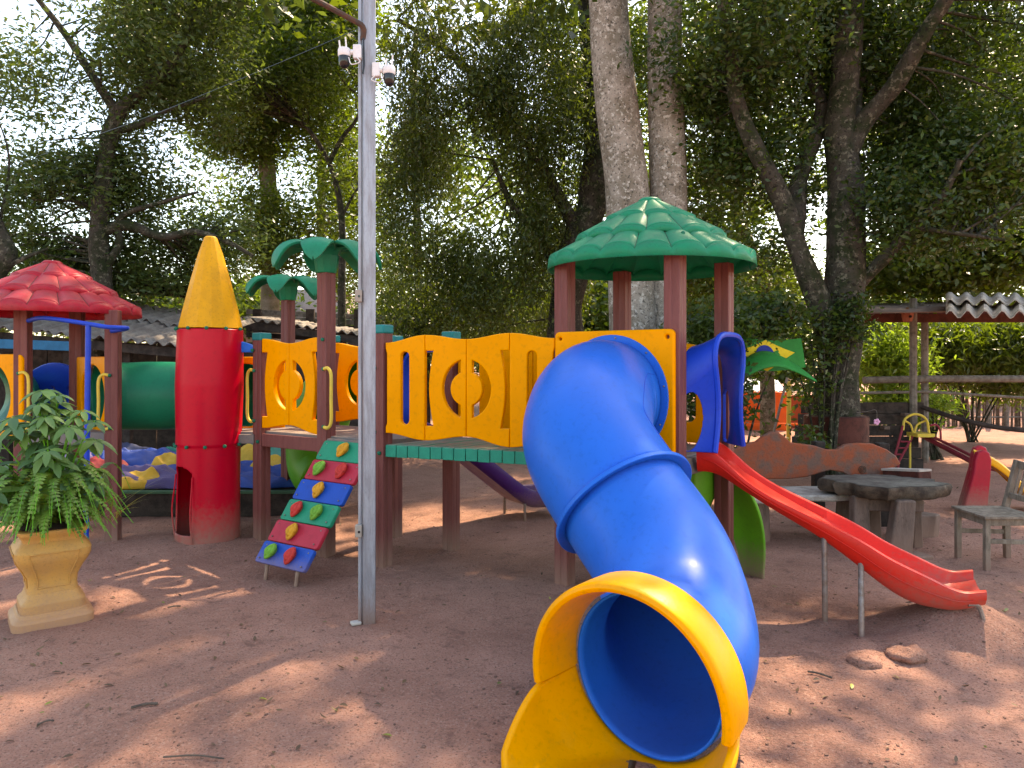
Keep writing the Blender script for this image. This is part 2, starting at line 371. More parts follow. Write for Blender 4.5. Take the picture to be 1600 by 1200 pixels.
# yellow fence panels
PW, PH = .34, .80
def wave(x, a, b): return a+(b-a)*(.5-.5*math.cos(math.pi*x))
def inner_piece(w, top0, top1, bot0, bot1):
    """left half of the ring motif: notch on its left, crescent towards the seam on its right"""
    n = 12; s = w
    outer = [(0, bot0), (0, .12), (.068*s/.34, .12)]
    outer += [(.068*s/.34-.035*math.sin(math.pi*k/10)+.0, .12+.56*k/10) for k in range(1, 10)]
    outer += [(.068*s/.34, .68), (0, .68), (0, top0)]
    outer += [(w*k/n, wave(k/n, top0, top1)) for k in range(1, n+1)]
    outer += [(w*(1-k/n), wave(1-k/n, bot0, bot1)) for k in range(0, n)]
    rx, rz, rd, nk = .195*s/.34, .215, .128*s/.34, .045
    za = rz*math.sqrt(1-(nk/rx)**2); zb = math.sqrt(max(rd*rd-nk*nk, 1e-4)); a1 = math.degrees(math.acos(-nk/rx)); 
    hole = [(w-nk, .4+za)]+[(w+rx*math.cos(R(a)), .4+rz*math.sin(R(a))) for a in np.linspace(a1+4, 360-a1-4, 22)]+[(w-nk, .4-za)]
    b1 = math.degrees(math.atan2(zb, -nk))
    hole += [(w+rd*math.cos(R(a)), .4+rd*math.sin(R(a))) for a in np.linspace(360-b1, b1, 16)]
    return [outer, hole]
def outer_piece(w, top0, top1, bot0, bot1):
    n = 12
    outer = [(0, bot0), (0, .1), (.012, .13), (.012, .66), (0, .70), (0, top0)]+[(w*k/n, wave(k/n, top0, top1)) for k in range(1, n+1)]+[(w*(1-k/n), wave(1-k/n, bot0, bot1)) for k in range(0, n)]
    cx = w*.5; hole = []
    for k in range(28):
        a = 2*math.pi*k/28; zz = math.sin(a); xx = math.cos(a)
        hole.append((cx+.030*xx*(1-.35*(1-zz*zz)), .4+.285*zz))
    hole = rrect(cx-.040, .125, cx+.040, .675, .038, 6)
    hole = [(x+(-1 if x < cx else 1)*-.012*math.cos(math.pi*(z-.4)/.6), z) for x, z in hole]
    return [outer, hole]
def mirror(loops, w): return [[(w-x, z) for x, z in L][::-1] for L in loops]
def run(a, b, kinds, z0, tops, bots, off=0., name='fence_panel', m=YEL, inset=.055):
    d = (b-a).normalized(); a2 = a+d*inset; b2 = b-d*inset; w = (b2-a2).length/len(kinds); n = MA((d.y, -d.x, 0))
    for i, k in enumerate(kinds):
        tt, bb = (tops[i], tops[i+1]), (bots[i], bots[i+1])
        if k == 'i': L = inner_piece(w-.003, tt[0], tt[1], bb[0], bb[1])
        elif k == 'I': L = mirror(inner_piece(w-.003, tt[1], tt[0], bb[1], bb[0]), w-.003)
        elif k == 'o': L = outer_piece(w-.003, tt[0], tt[1], bb[0], bb[1])
        else: L = mirror(outer_piece(w-.003, tt[1], tt[0], bb[1], bb[0]), w-.003)
        plate(name, L, .045, a2+d*(w*i)+n*off+MA((0, 0, z0)), d, (0, 0, 1), m, ps, .008)
wt = [.745, .80, .765, .805, .765]; wb = [.055, .01, .05, -.012, .04]
run(P3, GL, 'oiIO', DK, wt, wb, .03)
run(P1, P2, 'iI', DK, [.80, .755, .80], [.02, .06, .0], .02)
run(P1b, P2b, 'iI', DK, [.78, .74, .78], [.02, .06, .0], 0)
run(P3b, GB, 'oiIO', DK, wt, wb, 0)
# tall tube panel on the front of the green-roofed tower
ctr = (GL+GF)/2; nT = MA((UT.y, -UT.x, 0)); Wt = (GF-GL).length
tc_z = 1.365
# panel overlaps the outer faces of its posts
O = GL-UT*.03+nT*.062
me_l = [rrect(0, .93, Wt+.06, 1.805, .035), ell((Wt+.06)/2, tc_z, .345, .345, 48), ell(.045, 1.755, .011, .011, 12), ell(Wt+.015, 1.755, .013, .013, 12)]
tp = plate('slide_panel', me_l, .045, O, UT, (0, 0, 1), YEL, ps, .012, 'yellow square panel holding the blue tube slide')
# ----- tube slide
TS = ctr+nT*.085+MA((0, 0, tc_z))
EX = MA((.535, 2.93, .345))
def tube_path():
    P = [TS, TS+nT*.17+MA((0, 0, -.005)), MA((.465, 4.39, 1.27)), MA((.445, 4.16, 1.11)), MA((.60, 3.90, .84)), MA((.745, 3.66, .61)), MA((.765, 3.38, .43)), MA((.70, 3.13, .36)), EX]
    return catmull(P, 8)
path = tube_path()
RT = .366
ts = MB()
def sweep(path, radf, n=56):
    m = len(path); vs = []; fr = []
    t0 = (path[1]-path[0]).normalized(); x = t0.cross(MA((0, 0, 1))).normalized()
    for i, p in enumerate(path):
        t = (path[min(i+1, m-1)]-path[max(i-1, 0)]).normalized(); x = (x-t*x.dot(t)).normalized(); y = t.cross(x); fr.append((t, x, y))
        for k in range(n):
            a = 2*math.pi*k/n; vs.append(p+(x*math.cos(a)+y*math.sin(a))*radf(i, a))
    return vs, [(i*n+k, i*n+(k+1) % n, (i+1)*n+(k+1) % n, (i+1)*n+k) for i in range(m-1) for k in range(n)], fr
ir = 32                                    # index of the joint between the two mouldings
vs, fs, fr = sweep(path[:ir+1], lambda i, a: RT+.012*math.sin(min(1, i/ir)*math.pi))
tube1 = MB().add(vs, fs).build('tube_slide', BLUE, ps, solid=.012, offset=-1, angle=60, label='blue plastic tube slide curling down from the tower')
vs, fs, fr2 = sweep(path[ir:], lambda i, a: RT-.010-.022*min(1, i/22))
MB().add(vs, fs).build('tube_section', BLUE, tube1, solid=.012, offset=-1, angle=60)
def ringat(p, t, r0, r1, th, name, m, parent, lip=0):
    t = t.normalized(); x = t.cross(MA((0, 0, 1))).normalized(); y = t.cross(x); n = 56; vs = []
    prof = [(r0, -th/2), (r1-.004, -th/2), (r1, -th/4), (r1, th/4+lip), (r1-.004, th/2+lip), (r0, th/2)]
    for (r, s) in prof:
        for k in range(n):
            a = 2*math.pi*k/n; vs.append(p+t*s+(x*math.cos(a)+y*math.sin(a))*r)
    m_ = len(prof)
    fs = [(i*n+k, i*n+(k+1) % n, ((i+1) % m_)*n+(k+1) % n, ((i+1) % m_)*n+k) for i in range(m_) for k in range(n)]
    return MB().add(vs, fs).build(name, m, parent, angle=30)
ringat(path[0]-nT*.0, nT, RT-.03, RT+.045, .018, 'flange', BLUE, tube1)
tr = (path[ir+1]-path[ir-1])
ringat(path[ir], tr, RT-.01, RT+.04, .012, 'joint_ring', BLUE, tube1, .012)
for k in range(10):
    a_ = R(36*k+12); link('screw', _bs, None, tube1, loc=path[0]+nT*.012+(UT*math.cos(a_)+MA((0, 0, 1))*math.sin(a_))*(RT+.025))
# a thin seam along the side of each moulding
seam = [path[i]+(fr[i][1]*math.cos(R(205))+fr[i][2]*math.sin(R(205)))*(RT+.012*math.sin(min(1, i/ir)*math.pi)+.0005) for i in range(1, ir)]
MB().tube(seam, .0016, 6).build('mould_seam', DBLUE, tube1)
# ----- yellow hood and scoop around the exit
ed = (path[-1]-path[-4]).normalized(); ed = MA((-math.sin(R(38)), -math.cos(R(38)), -.07)).normalized()
es = ed.cross(MA((0, 0, 1))).normalized()*-1     # towards the right as seen from the front
eu = es.cross(ed).normalized()
if eu.z < 0: eu = -eu
def hoodpt(a, s, r): return EX+ed*s+(es*math.cos(R(a))+eu*math.sin(R(a)))*r
prof = [(-.035, .350), (-.03, .400), (.0, .418), (.09, .426), (.17, .430), (.188, .424), (.196, .408), (.188, .392), (.12, .374), (.05, .358), (.0, .347)]
mb = MB(); n = 48; m_ = len(prof)
vs = [hoodpt(-9+198*k/n, s, r) for (s, r) in prof for k in range(n+1)]
fs = [(i*(n+1)+k, i*(n+1)+k+1, ((i+1) % m_)*(n+1)+k+1, ((i+1) % m_)*(n+1)+k) for i in range(m_) for k in range(n)]
fs += [tuple(i*(n+1) for i in range(m_)), tuple(i*(n+1)+n for i in range(m_))[::-1]]
mb.add(vs, fs).build('exit_hood', YELO, tube1, angle=50, label='upper half of the yellow collar round the slide exit', bevel=.003)
def scoop(u_, v_):
    q_ = 34*max(0, v_-.33)**1.4; a = 189+q_+(162-2*q_)*u_
    s = -.03+.58*v_*(1-.22*abs(2*u_-1)**2.5)
    r = .352+.34*max(0, s)-.20*max(0, s-.18)
    p = hoodpt(a, s, r); p.z = max(p.z-.02*v_, -.012); return p
mb = MB().grid(scoop, 44, 18)
mb.build('exit_scoop', YELO, tube1, solid=.04, offset=1, angle=60, label='yellow scoop at the foot of the tube slide', bevel=.016, seg=3)
# ----- scalloped roofs
def roof(c, Rr, z0, zt, m, name, nt=20):
    seams = []; mb = MB(); tiers = [(1.0, .64, 0, .34, nt), (.73, .36, .33, .68, int(nt*.7)), (.44, .10, .64, .93, int(nt*.5))]
    hh = zt-z0
    for (ra, rb, ha, hb, k) in tiers:
        n = k*8; st = 8
        def fn(u_, v_, ra=ra, rb=rb, ha=ha, hb=hb, k=k):
            a = 2*math.pi*u_; s_ = abs(math.sin(a*k/2))**.5
            r = ra+(rb-ra)*v_; z = (ha+(hb-ha)*v_)*hh; amp = .046*(ra/1.0)**.5*(1-v_*.7)
            return (c[0]+math.cos(a)*Rr*r, c[1]+math.sin(a)*Rr*r, z0+z+amp*(s_-.6))
        mb.grid(fn, n, st)
        def lip(u_, v_, fn=fn, ra=ra):
            p = fn(u_, 0); d = .03+.012*(ra > .9)
            q = 1+.012*v_; zb = fn(0, 0)[2]-.004 if ra > .9 else p[2]-.02
            return (c[0]+(p[0]-c[0])*q, c[1]+(p[1]-c[1])*q, p[2]+(zb-d-p[2])*v_)
        mb.grid(lip, n, 2)
        for q in range(k):
            seams.append([MA(fn(q/k, j/8))+MA((0, 0, .004)) for j in range(0, 8)])
    mb.lathe([(Rr*.115, 0), (Rr*.11, .02), (Rr*.085, .035), (.02, .036)], (c[0], c[1], z0+hh*.90), 20)
    o = mb.build(name, m, ps, solid=.006, angle=45)
    sm_ = MB()
    for L_ in seams: sm_.tube(L_, .0028, 4, cap=False)
    sm_.build('tile_seams', mat('seam_dark', (.05, .07, .05), .8), o)['kind'] = 'stuff'  # thin dark lines laid along the grooves between tiles
    return o
o = roof((.978, 5.2), .715, 2.325, 2.765, GRNR, 'green_tower_roof'); o['label'] = 'green scalloped plastic roof with tile shapes'
o.name = 'roof'; W['roof'] = W['green_tower_roof']
bolt((1.08, 4.62, 2.41), o)
RC = (-4.18, 6.65)
o2 = roof(RC, .72, 2.09, 2.52, REDR, 'red_roof'); o2.name = 'roof.001'; W['roof.001'] = W['red_roof']; o2['label'] = 'red scalloped plastic roof with tile shapes'
# ----- blue arched hood over the red slide
mS = (GR-GF).normalized(); mo = MA((mS.y, -mS.x, 0)); Ls = (GR-GF).length
def arch(t, back):
    # t 0..1 from near foot over the top to far foot; returns (along, height)
    if back: a0, a1, zt, sh = .05, Ls-.05, 1.70, .22
    else: a0, a1, zt, sh = .10, .60, 1.775, .10
    c_, hw = (a0+a1)/2, (a1-a0)/2; z0 = 1.03
    if t < .36: k = t/.36; return a0+(0 if back else .055*math.sin(k*math.pi)), z0+(zt-hw*.75-z0)*k
    if t > .64: k = (1-t)/.36; return a1-(0 if back else .055*math.sin(k*math.pi)), z0+(zt-hw*.75-z0)*k
    k = (t-.36)/.28*math.pi; e = .62
    cx_ = -math.copysign(abs(math.cos(k))**e, math.cos(k)); return c_+hw*cx_, zt-hw*.75+hw*.75*abs(math.sin(k))**e
def hood(u_, v_):
    a, z = arch(u_, True); b, y = arch(u_, False); k = v_; bl = 1-(1-k)**1.6
    out = .02+.20*k
    return GF+mS*(a+(b-a)*bl)+mo*out+MA((0, 0, z+(y-z)*k**1.4))
mb = MB(); nu, nv = 240, 60
g = MB().grid(hood, nu, nv); keep = []
for q in g.f:
    i, j = (q[0] % (nu+1)+.5)/nu, (q[0]//(nu+1)+.5)/nv
    hole = any(((i-cu_)/.16)**2+((j-.2)/.36)**2 < 1 and j > .035 for cu_ in (.165, .835))
    if not hole: keep.append(q)
g.f = keep
bh = g.build('slide_hood', DBLUE, ps, solid=.022, angle=60, label='dark blue arched hood at the top of the red slide', bevel=.004)
# front rim of the hood
rim = [hood(k/60, 1) for k in range(61)]
MB().tube(rim, .020, 8).build('hood_rim', DBLUE, bh)
# ----- red open slide
A0 = MA((1.205, 4.69, 0)); ax = MA((.914, -.406, 0)).normalized(); pw = MA((-ax.y, ax.x, 0))*-1
if pw.y < 0: pw = -pw
rimz = [(-.02, 1.06), (.03, 1.06), (.14, .986), (.26, .868), (.415, .771), (.585, .695), (.745, .627), (.93, .543), (1.09, .446), (1.26, .374), (1.42, .302), (1.5, .30), (1.56, .335)]
lowz = [(-.02, .89), (.09, .896), (.21, .82), (.425, .69), (.63, .58), (.745, .512), (.93, .378), (1.04, .29), (1.18, .207), (1.31, .188), (1.44, .187), (1.56, .25)]
def itp(tb, s): return float(np.interp(s, [a for a, b in tb], [b for a, b in tb]))
def smo(tb, s): return sum(itp(tb, s+d) for d in (-.06, -.03, 0, .03, .06))/5
def slidemesh(A0, ax, pw, L, wd, rz, lz, name, m, parent, label=None):
    def fn(u_, v_):
        s = -.02+(L+.02)*v_; zr, zl = rz(s), lz(s); bed = zl+.035
        # cross-section: outside foot, outer wall, rim, inner wall, bed, inner wall, rim, outer wall, foot
        sec = [(.035, zl), (-.0, zl+.03), (-.012, (zl+zr)/2), (-.02, zr-.02), (-.012, zr), (.012, zr+.006), (.034, zr-.004), (.05, zr-.05), (.09, bed+.015), (.16, bed), (wd-.16, bed), (wd-.09, bed+.015), (wd-.05, zr-.05), (wd-.034, zr-.004), (wd-.012, zr+.006), (wd+.012, zr), (wd+.02, zr-.02), (wd+.012, (zl+zr)/2), (wd, zl+.03), (wd-.035, zl), (.035, zl)]
        q = u_*(len(sec)-1); i = min(int(q), len(sec)-2); f_ = q-i
        d = sec[i][0]*(1-f_)+sec[i+1][0]*f_; z = sec[i][1]*(1-f_)+sec[i+1][1]*f_
        return A0+ax*s+pw*d+MA((0, 0, z))
    o = MB().grid(fn, 20, 60).build(name, m, parent, angle=50, label=label)
    return o
rs = slidemesh(A0, ax, pw, 1.56, .46, lambda s: smo(rimz, s), lambda s: smo(lowz, s), 'red_slide', REDS, ps, 'open red plastic slide running down to the right')
mid = [A0+ax*s-pw*.0185+MA((0, 0, smo(rimz, s)*.55+smo(lowz, s)*.45)) for s in np.linspace(.02, 1.5, 40)]
MB().tube(mid, .0035, 6).build('side_rib', REDS, rs)
for (px_, tz, by, yy) in ((1288, .50, 990, 4.42), (1345, .40, 1040, 4.17)):
    yt = yy+(.17 if px_ > 1300 else 0); x_ = gx(px_, yy); MB().tube([(gx(px_, yt), yt, tz+.06), (x_+.005, yy, gz(x_, yy)-.1)], .0165, 10).build('support_pole', STEEL, rs)
for s_, d_ in ((1.50, .02), (1.50, .42)):
    p = A0+ax*s_+pw*d_
    MB().tube(catmull([p+MA((-.03, 0, .24)), p+MA((.03, 0, .23)), p+MA((.06, -.01, .12)), p+MA((.07, -.02, gz(p.x, p.y)-.1))], 5), .013, 8).build('end_leg', STEEL, rs)
# ----- purple slide behind the bridge
A1 = MA((-.70, 6.78, 0)); ax2 = MA((.86, .52, 0)).normalized(); pw2 = MA((-ax2.y, ax2.x, 0))
pz = [(0, 1.03), (.12, 1.0), (.9, .40), (1.05, .30), (1.45, .27)]
pp = slidemesh(A1, ax2, pw2, 1.45, .44, lambda s: smo(pz, s), lambda s: smo(pz, s)-.17, 'purple_slide', PURP, ps, 'dusty purple slide under the bridge')
for s_, d_ in ((.98, .02), (.98, .42), ):
    p = A1+ax2*s_+pw2*d_; MB().tube([p+MA((0, 0, .18)), p+MA((0, 0, -.1))], .014, 8).build('support_pole', STEEL, pp)
# blue slide hood at the back between the posts
bk = MB(); dB = (P3b-P2b)
def backhood(u_, v_):
    k = u_*math.pi; x = .5-.44*math.copysign(abs(math.cos(k))**.5, math.cos(k)); z = .98+.72*abs(math.sin(k))**.5
    return P2b+dB*x+V*(.03+.18*v_)+MA((0, 0, z))
bk.grid(backhood, 40, 6).build('slide_hood', DBLUE, ps, solid=.03, angle=60)
# ----- lime climbers: curved leaf plates
def leafclimb(O_, d_, wdir, Rz, Rx, wd, name='leaf_climber', label=None):
    def fn(u_, v_):
        t = v_*math.pi/2; w_ = wd*(.55+.45*math.sin(math.pi*min(1, v_*1.05)))
        return O_+d_*(Rx*math.sin(t))+wdir*((u_-.5)*w_)+MA((0, 0, Rz*math.cos(t)-.02))
    return MB().grid(fn, 8, 24).build(name, LIME, ps, solid=.03, angle=60, bevel=.006, label=label)
leafclimb(MA((1.20, 5.36, 0)), MA((.99, .15, 0)), MA((.62, -.78, 0)), .95, .60, .34, label='lime green leaf-shaped climber under the red slide')
MB().grid(lambda u_, v_: MA((1.24+.36*u_, 5.06+.4*u_, .95-.62*v_*(1-.75*u_))), 10, 10).build('lime_board', LIME, ps, solid=.02)
# lime tube behind the left deck
lp = catmull([MA((-1.55, 7.35, 1.36)), MA((-1.75, 7.62, 1.33)), MA((-2.0, 7.85, 1.15)), MA((-2.12, 7.95, .8)), MA((-2.1, 7.9, .5)), MA((-1.95, 7.75, .36))], 6)
vs, fs, _ = sweep(lp, lambda i, a: .31, 36); MB().add(vs, fs).build('lime_tube', LIME, ps, solid=.012, angle=60, label='short lime green tube behind the left deck')
# ----- climbing ramp
topc = (P2+P3)/2-V*.03; botc = MA((-1.715, 5.38, 0))
wd = U*1.0; sl0 = topc+MA((0, 0, .955)); sl1 = botc+MA((0, 0, .085)); sd = (sl1-sl0); SLn = sd.length; sd.normalize()
nrm = U.cross(sd).normalized()
if nrm.z < 0: nrm = -nrm
PL = SLn/6.0
HC = {'y': mat('hold_yellow', (.72, .33, .03), .6, None, 20, .4, .2, 60), 'r': mat('hold_red', (.62, .05, .04), .6, None, 20, .4, .2, 60), 'g': mat('hold_green', (.16, .40, .05), .6, None, 20, .4, .2, 60)}
PC = {'g': mat('plank_green', (.0, .27, .15), .42, None, 10, .3, .08, 60, dust=.15), 'r': mat('plank_red', (.48, .03, .055), .42, None, 10, .3, .08, 60, dust=.15), 'b': mat('plank_blue', (.003, .075, .42), .4, None, 10, .3, .08, 60, dust=.2)}
rows = [('g', [('y', .5)]), ('r', [('g', .25), ('r', .70)]), ('b', [('y', .48)]), ('g', [('r', .28), ('g', .68)]), ('r', [('y', .44)]), ('b', [('g', .26), ('r', .66)])]
HM = {}
for k in HC:
    mb = MB(); mb.ball((0, .008, .008), (.026, .034, .030), 16)
    mb.tube([(.026*math.cos(a)*(1+.25*math.sin(a)), .030*math.sin(a)+.012, .022+.008*math.sin(a*2)) for a in np.linspace(0, 2*math.pi, 17)], .013, 8, cap=False)
    mb.tube([(-.020, -.008, .014), (-.012, -.032, .010), (0, -.046, .006)], [.014, .012, .008], 8)
    mb.tube([(.020, -.008, .014), (.012, -.032, .012), (0, -.046, .006)], [.013, .011, .008], 8)
    mb.v = [(v[0]*1.25, v[1]*1.3, v[2]*1.3) for v in mb.v]; HM[k] = mb.mesh('climbing_hold', 85); HM[k].materials.append(HC[k])
WR = .55
for i, (pc, hs) in enumerate(rows):
    c = sl0+sd*(PL*(i+.5)); 
    loops = [rrect(-WR/2, -PL/2+.004, WR/2, PL/2-.004, .022)]
    me = plate_mesh(loops, .035, .006); Mx = Matrix((U, -sd, nrm)).transposed()
    tilt = Matrix.Rotation(R(4), 3, 'X')
    for v in me.vertices: v.co = c+Mx@(tilt@v.co)
    finish(me, 40); pk = link('climbing_plank', me, PC[pc], ps)
    for hc, f_ in hs:
        hp = c+U*((f_-.5)*WR)+nrm*.02
        mr = (Mx@Matrix.Rotation(R(random.uniform(-35, -15)), 3, 'Z')).to_euler()
        link('climbing_hold', HM[hc], None, pk, loc=hp, rot=mr)
    for a_ in (-.42, .42):
        link('screw', _bs, None, pk, loc=c+U*(a_*WR)+nrm*.02+sd*(.3*PL)); link('screw', _bs, None, pk, loc=c+U*(a_*WR)+nrm*.02-sd*(.3*PL))
for s_ in (-.17, .17):
    MB().tube([sl0+U*s_-nrm*.035, sl1+U*s_-nrm*.035, sl1+U*s_-nrm*.03+MA((-.015, -.015, -.2))], .016, 8).build('ramp_rail', STEEL, ps)
# ----- grab handles
def handle(p, z0, z1, out, m=YRAIL):
    o = out*.09
    b = MB().tube(catmull([p+MA((0, 0, z1)), p+o*.6+MA((0, 0, z1+.005)), p+o+MA((0, 0, z1-.05)), p+o+MA((0, 0, (z0+z1)/2)), p+o+MA((0, 0, z0+.05)), p+o*.6+MA((0, 0, z0-.005)), p+MA((0, 0, z0))], 6), .0135, 10).build('grab_handle', m, ps)
    bolt(p+MA((0, 0, z1)), b); bolt(p+MA((0, 0, z0)), b)
fr_ = -V*.06
handle(P2+fr_+U*.03, 1.07, 1.54, U); handle(P3+fr_-U*.03, 1.06, 1.55, (U*-1)); handle(P1+fr_-U*.03, 1.08, 1.52, U*-1)
fl = MA((0, -.06, 0)); handle(L3+fl, 1.02, 1.48, MA((-1, -.1, 0))); handle(L1+fl, 1.02, 1.50, MA((1, -.1, 0)))
for p, zz in ((P1+fr_+U*.02, .90), (P3+fr_+U*.02, .90), (P2+fr_+U*.02, 1.78)): bolt(p+MA((0, 0, zz)))
# ----- red rocket tube with yellow cone
RCx, RCy = gx(327, 6.45), 6.45
rk = MB(); n = 48; rr = .272
prof = [(-.05, rr*.99), (.25, rr*.975), (.55, rr*.96), (.87, rr*.965), (.88, rr), (1.0, rr*1.0), (1.4, rr*1.035), (1.7, rr*1.01), (1.88, rr*.995)]
zz = []
for (z, r) in prof: zz.append((z, r))
def rfn(u_, v_):
    z = -.05+1.93*v_; r = float(np.interp(z, [a for a, b in zz], [b for a, b in zz])); a = 2*math.pi*u_
    lean = (z-1)*.012
    return MA((RCx+r*math.cos(a)+lean, RCy+r*math.sin(a), z))
g = MB().grid(rfn, 240, 180)
kp = []
for q in g.f:
    u_ = (q[0] % 241+.5)/240; z = -.05+1.93*((q[0]//241)+.5)/180; a = (u_*360) % 360
    ca, hw, zt = 229, 34, .70
    dd = abs(a-ca)
    if dd < hw and .12 < z < zt-.06*(dd/hw)**3: continue
    kp.append(q)
g.f = kp; 
rt = g.build('rocket_tube', RED, ps, solid=.014, offset=-1, angle=60, label='upright red tube with a low opening and dusty foot')
# opening edges flare out
for ang, sgn in ((229-34, -1), (229+34, 1)):
    e = [MA((RCx+(rr*.965+.005+.035*math.exp(-((z-.3)/.22)**2))*math.cos(R(ang)), RCy+(rr*.965+.005+.035*math.exp(-((z-.3)/.22)**2))*math.sin(R(ang)), z)) for z in np.linspace(.06, .62, 16)]
    MB().tube(e, .007, 8).build('opening_lip', RED, rt)
for zb in (.875, 1.885):
    ringat(MA((RCx+(zb-1)*.012, RCy, zb)), MA((0, 0, 1)), rr-.01, rr+.014, .016, 'bolt_band', RED, rt)
    for a in range(190, 360, 32): link('bolt_cap', _bc, None, rt, loc=(RCx+(zb-1)*.012+(rr+.014)*math.cos(R(a)), RCy+(rr+.014)*math.sin(R(a)), zb))
cone = MB().lathe([(rr*.985, 0), (rr*.97, .03), (rr*.86, .16), (rr*.62, .42), (rr*.38, .66), (rr*.20, .80), (rr*.15, .812), (.01, .815)], (RCx+.012, RCy, 1.89), 14, .2)
cone.build('rocket_cone', mat('ochre_cone_plastic', (.72, .33, .008), .5, (.52, .24, .015), 5, .5, .15, 40), ps, angle=20, bevel=.003)
# ----- green crawl tunnel with yellow end panels
dL = (L3-L2).normalized(); nL = MA((dL.y, -dL.x, 0)); cL = (L2+L3)/2
TZ = 1.275
tunc = catmull([cL+MA((.02, .03, TZ)), cL+MA((.22, .2, TZ)), MA((-3.2, 7.02, TZ)), MA((-2.9, 7.06, TZ)), MA((-2.72, 7.02, TZ)), MA((-2.56, 6.93, TZ))], 8)
vs, fs, _ = sweep(tunc, lambda i, a: .315+.004*math.cos(i*.5), 48)
tn = MB().add(vs, fs).build('crawl_tunnel', GRNT, ps, solid=.01, angle=60, label='green crawl tunnel passing behind the red rocket')
link('tunnel_button', MB().ball((0, 0, 0), (.035, .012, .035), 12).mesh('tunnel_button'), GRN, tn, loc=(gx(249, 6.7), 6.735, 1.285))
MB().bar((-3.6, 6.72, TZ-.01), (-2.9, 6.745, TZ-.01), .006, .006).build('mould_seam', GRN, tn)
hw = (L3-L2).length/2-.02
plate('tunnel_panel', [rrect(-hw, -.345, hw, .36, .05), ell(0, 0, .27, .285, 40)], .045, cL+MA((0, 0, TZ+.01)), dL, (0, 0, 1), YEL, ps, .012, 'yellow panel with a round hole on the red-roofed tower')
plate('tunnel_panel', [rrect(-.36, -.345, .36, .36, .05), ell(0, 0, .28, .295, 40)], .045, MA((-2.50, 6.86, TZ+.01)), MA((1, .12, 0)), (0, 0, 1), YEL, ps, .012)
dl0 = (L1-L0).normalized(); c0 = (L0+L1)/2-MA((0, .06, 0))
plate('tunnel_panel', [rrect(-.41, -.345, .43, .37, .05), ell(0, 0, .29, .31, 40)], .045, c0+MA((.08, 0, TZ+.02)), dl0, (0, 0, 1), YEL, ps, .012)
vs, fs, _ = sweep(catmull([c0+MA((0.08, .04, TZ)), c0+MA((-.12, .4, TZ)), c0+MA((-.6, .7, TZ))], 6), lambda i, a: .32, 36)
MB().add(vs, fs).build('crawl_tunnel', GRNT, ps, solid=.01, angle=60)
# blue slotted panel
dl = (L2-L1).normalized(); wl = .86
Ab = MA((gx(42, 7.25), 7.25, 0)); Bb = MA((L2.x, L2.y+.08, 0)); db = (Bb-Ab).normalized(); wl = (Bb-Ab).length
arcp = [(0, 1.0), (wl, 1.0)]+[(wl*(1-k/14), 1.42+.17*math.sin(math.pi*(.12+.8*(k/14)))) for k in range(15)]
hl = [rrect(wl*f_-.03, 1.08, wl*f_+.03, 1.36, .029, 5) for f_ in (.2, .5, .8)]
plate('slotted_panel', [arcp]+hl, .05, Ab, db, (0, 0, 1), DBLUE, ps, .012)
# blue fireman pole
fy = 6.12; pT = 1.6+(HY-508)/F*fy
MB().tube([(gx(138, fy)+.0, fy, pT), (gx(134, fy), fy, gz(gx(134, fy), fy)-.1)], .022, 12).build('fire_pole', BRAIL, ps)
MB().tube(catmull([L1+MA((.05, -.02, 1.95)), L1+MA((.3, -.18, 1.965)), MA((gx(138, fy), fy, pT+.01)), MA((gx(165, 6.1), 6.12, 1.89)), MA((gx(194, 6.2), 6.25, 1.885)), L3+MA((.02, -.06, 1.865))], 8), .019, 10).build('pole_bracket', BRAIL, ps)
# blue arched lintel left of the left deck
la = [(0, 0), (.30, 0), (.30, .03)]+[(.30*(1-k/8), .03+.075*math.sin(math.pi*(.1+.65*k/8))) for k in range(1, 9)]
plate('lintel', [la], .06, P1+MA((-.36, .02, 1.68)), MA((1, 0, 0)), (0, 0, 1), BLUE, ps, .01); bolt(P1+MA((-.07, -.04, 1.70)))
# ----- plastic palm crowns
def palm(p, z, s, parent_label):
    mb = MB(); prof = [(.078, 0), (.085, .012), (.10, .09), (.105, .15), (.112, .155), (.125, .185), (.15, .21)]
    mb.lathe([(r*s, q*s) for r, q in prof], (p.x, p.y, z), 10, .3)
    cr = mb.build('palm_cup', GRN, ps, angle=28, bevel=.004, label=parent_label)
    for k in range(7):
        a = 2*math.pi*k/7+.25+.5*(s < .95); d = MA((math.cos(a), math.sin(a), 0)); t = MA((-d.y, d.x, 0)); dr = random.uniform(.85, 1.1)
        def fn(u_, v_):
            L_ = v_; w_ = .085*s*(.75+.7*math.sin(math.pi*(.12+.8*v_)))*(1-.55*v_**6)
            if v_ > .88: w_ *= math.sqrt(max(0.02, 1-((v_-.88)/.12)**2))
            x = .05+.40*math.sin(L_*1.45)/1.0; zz_ = .21+.065*math.sin(L_*2.4)-.20*dr*L_**2.6
            c_ = (u_-.5)*2
            return p+d*(x*s)+t*(c_*w_)+MA((0, 0, z+(zz_-.028*c_*c_)*s))
        MB().grid(fn, 8, 20).build('palm_leaf', GRN, cr, solid=.022, angle=60, bevel=.005)
palm(P2, 2.325, .98, 'larger plastic palm crown in dark green'); palm(PM2, 2.26, .98, 'smaller looking plastic palm crown further back')
# yellow plates behind the blue hood and on the tower's back side
db_ = (GR-GB).normalized()
plate('back_panel', [[(.06, 1.0), (Wt-.06, 1.0), (Wt-.06, 1.62), (Wt*.75, 1.72), (Wt*.4, 1.78), (.06, 1.72)], rrect(.2, 1.15, .34, 1.55, .06), rrect(.48, 1.15, .62, 1.55, .06)], .045, GB, db_, (0, 0, 1), YEL, ps, .01)

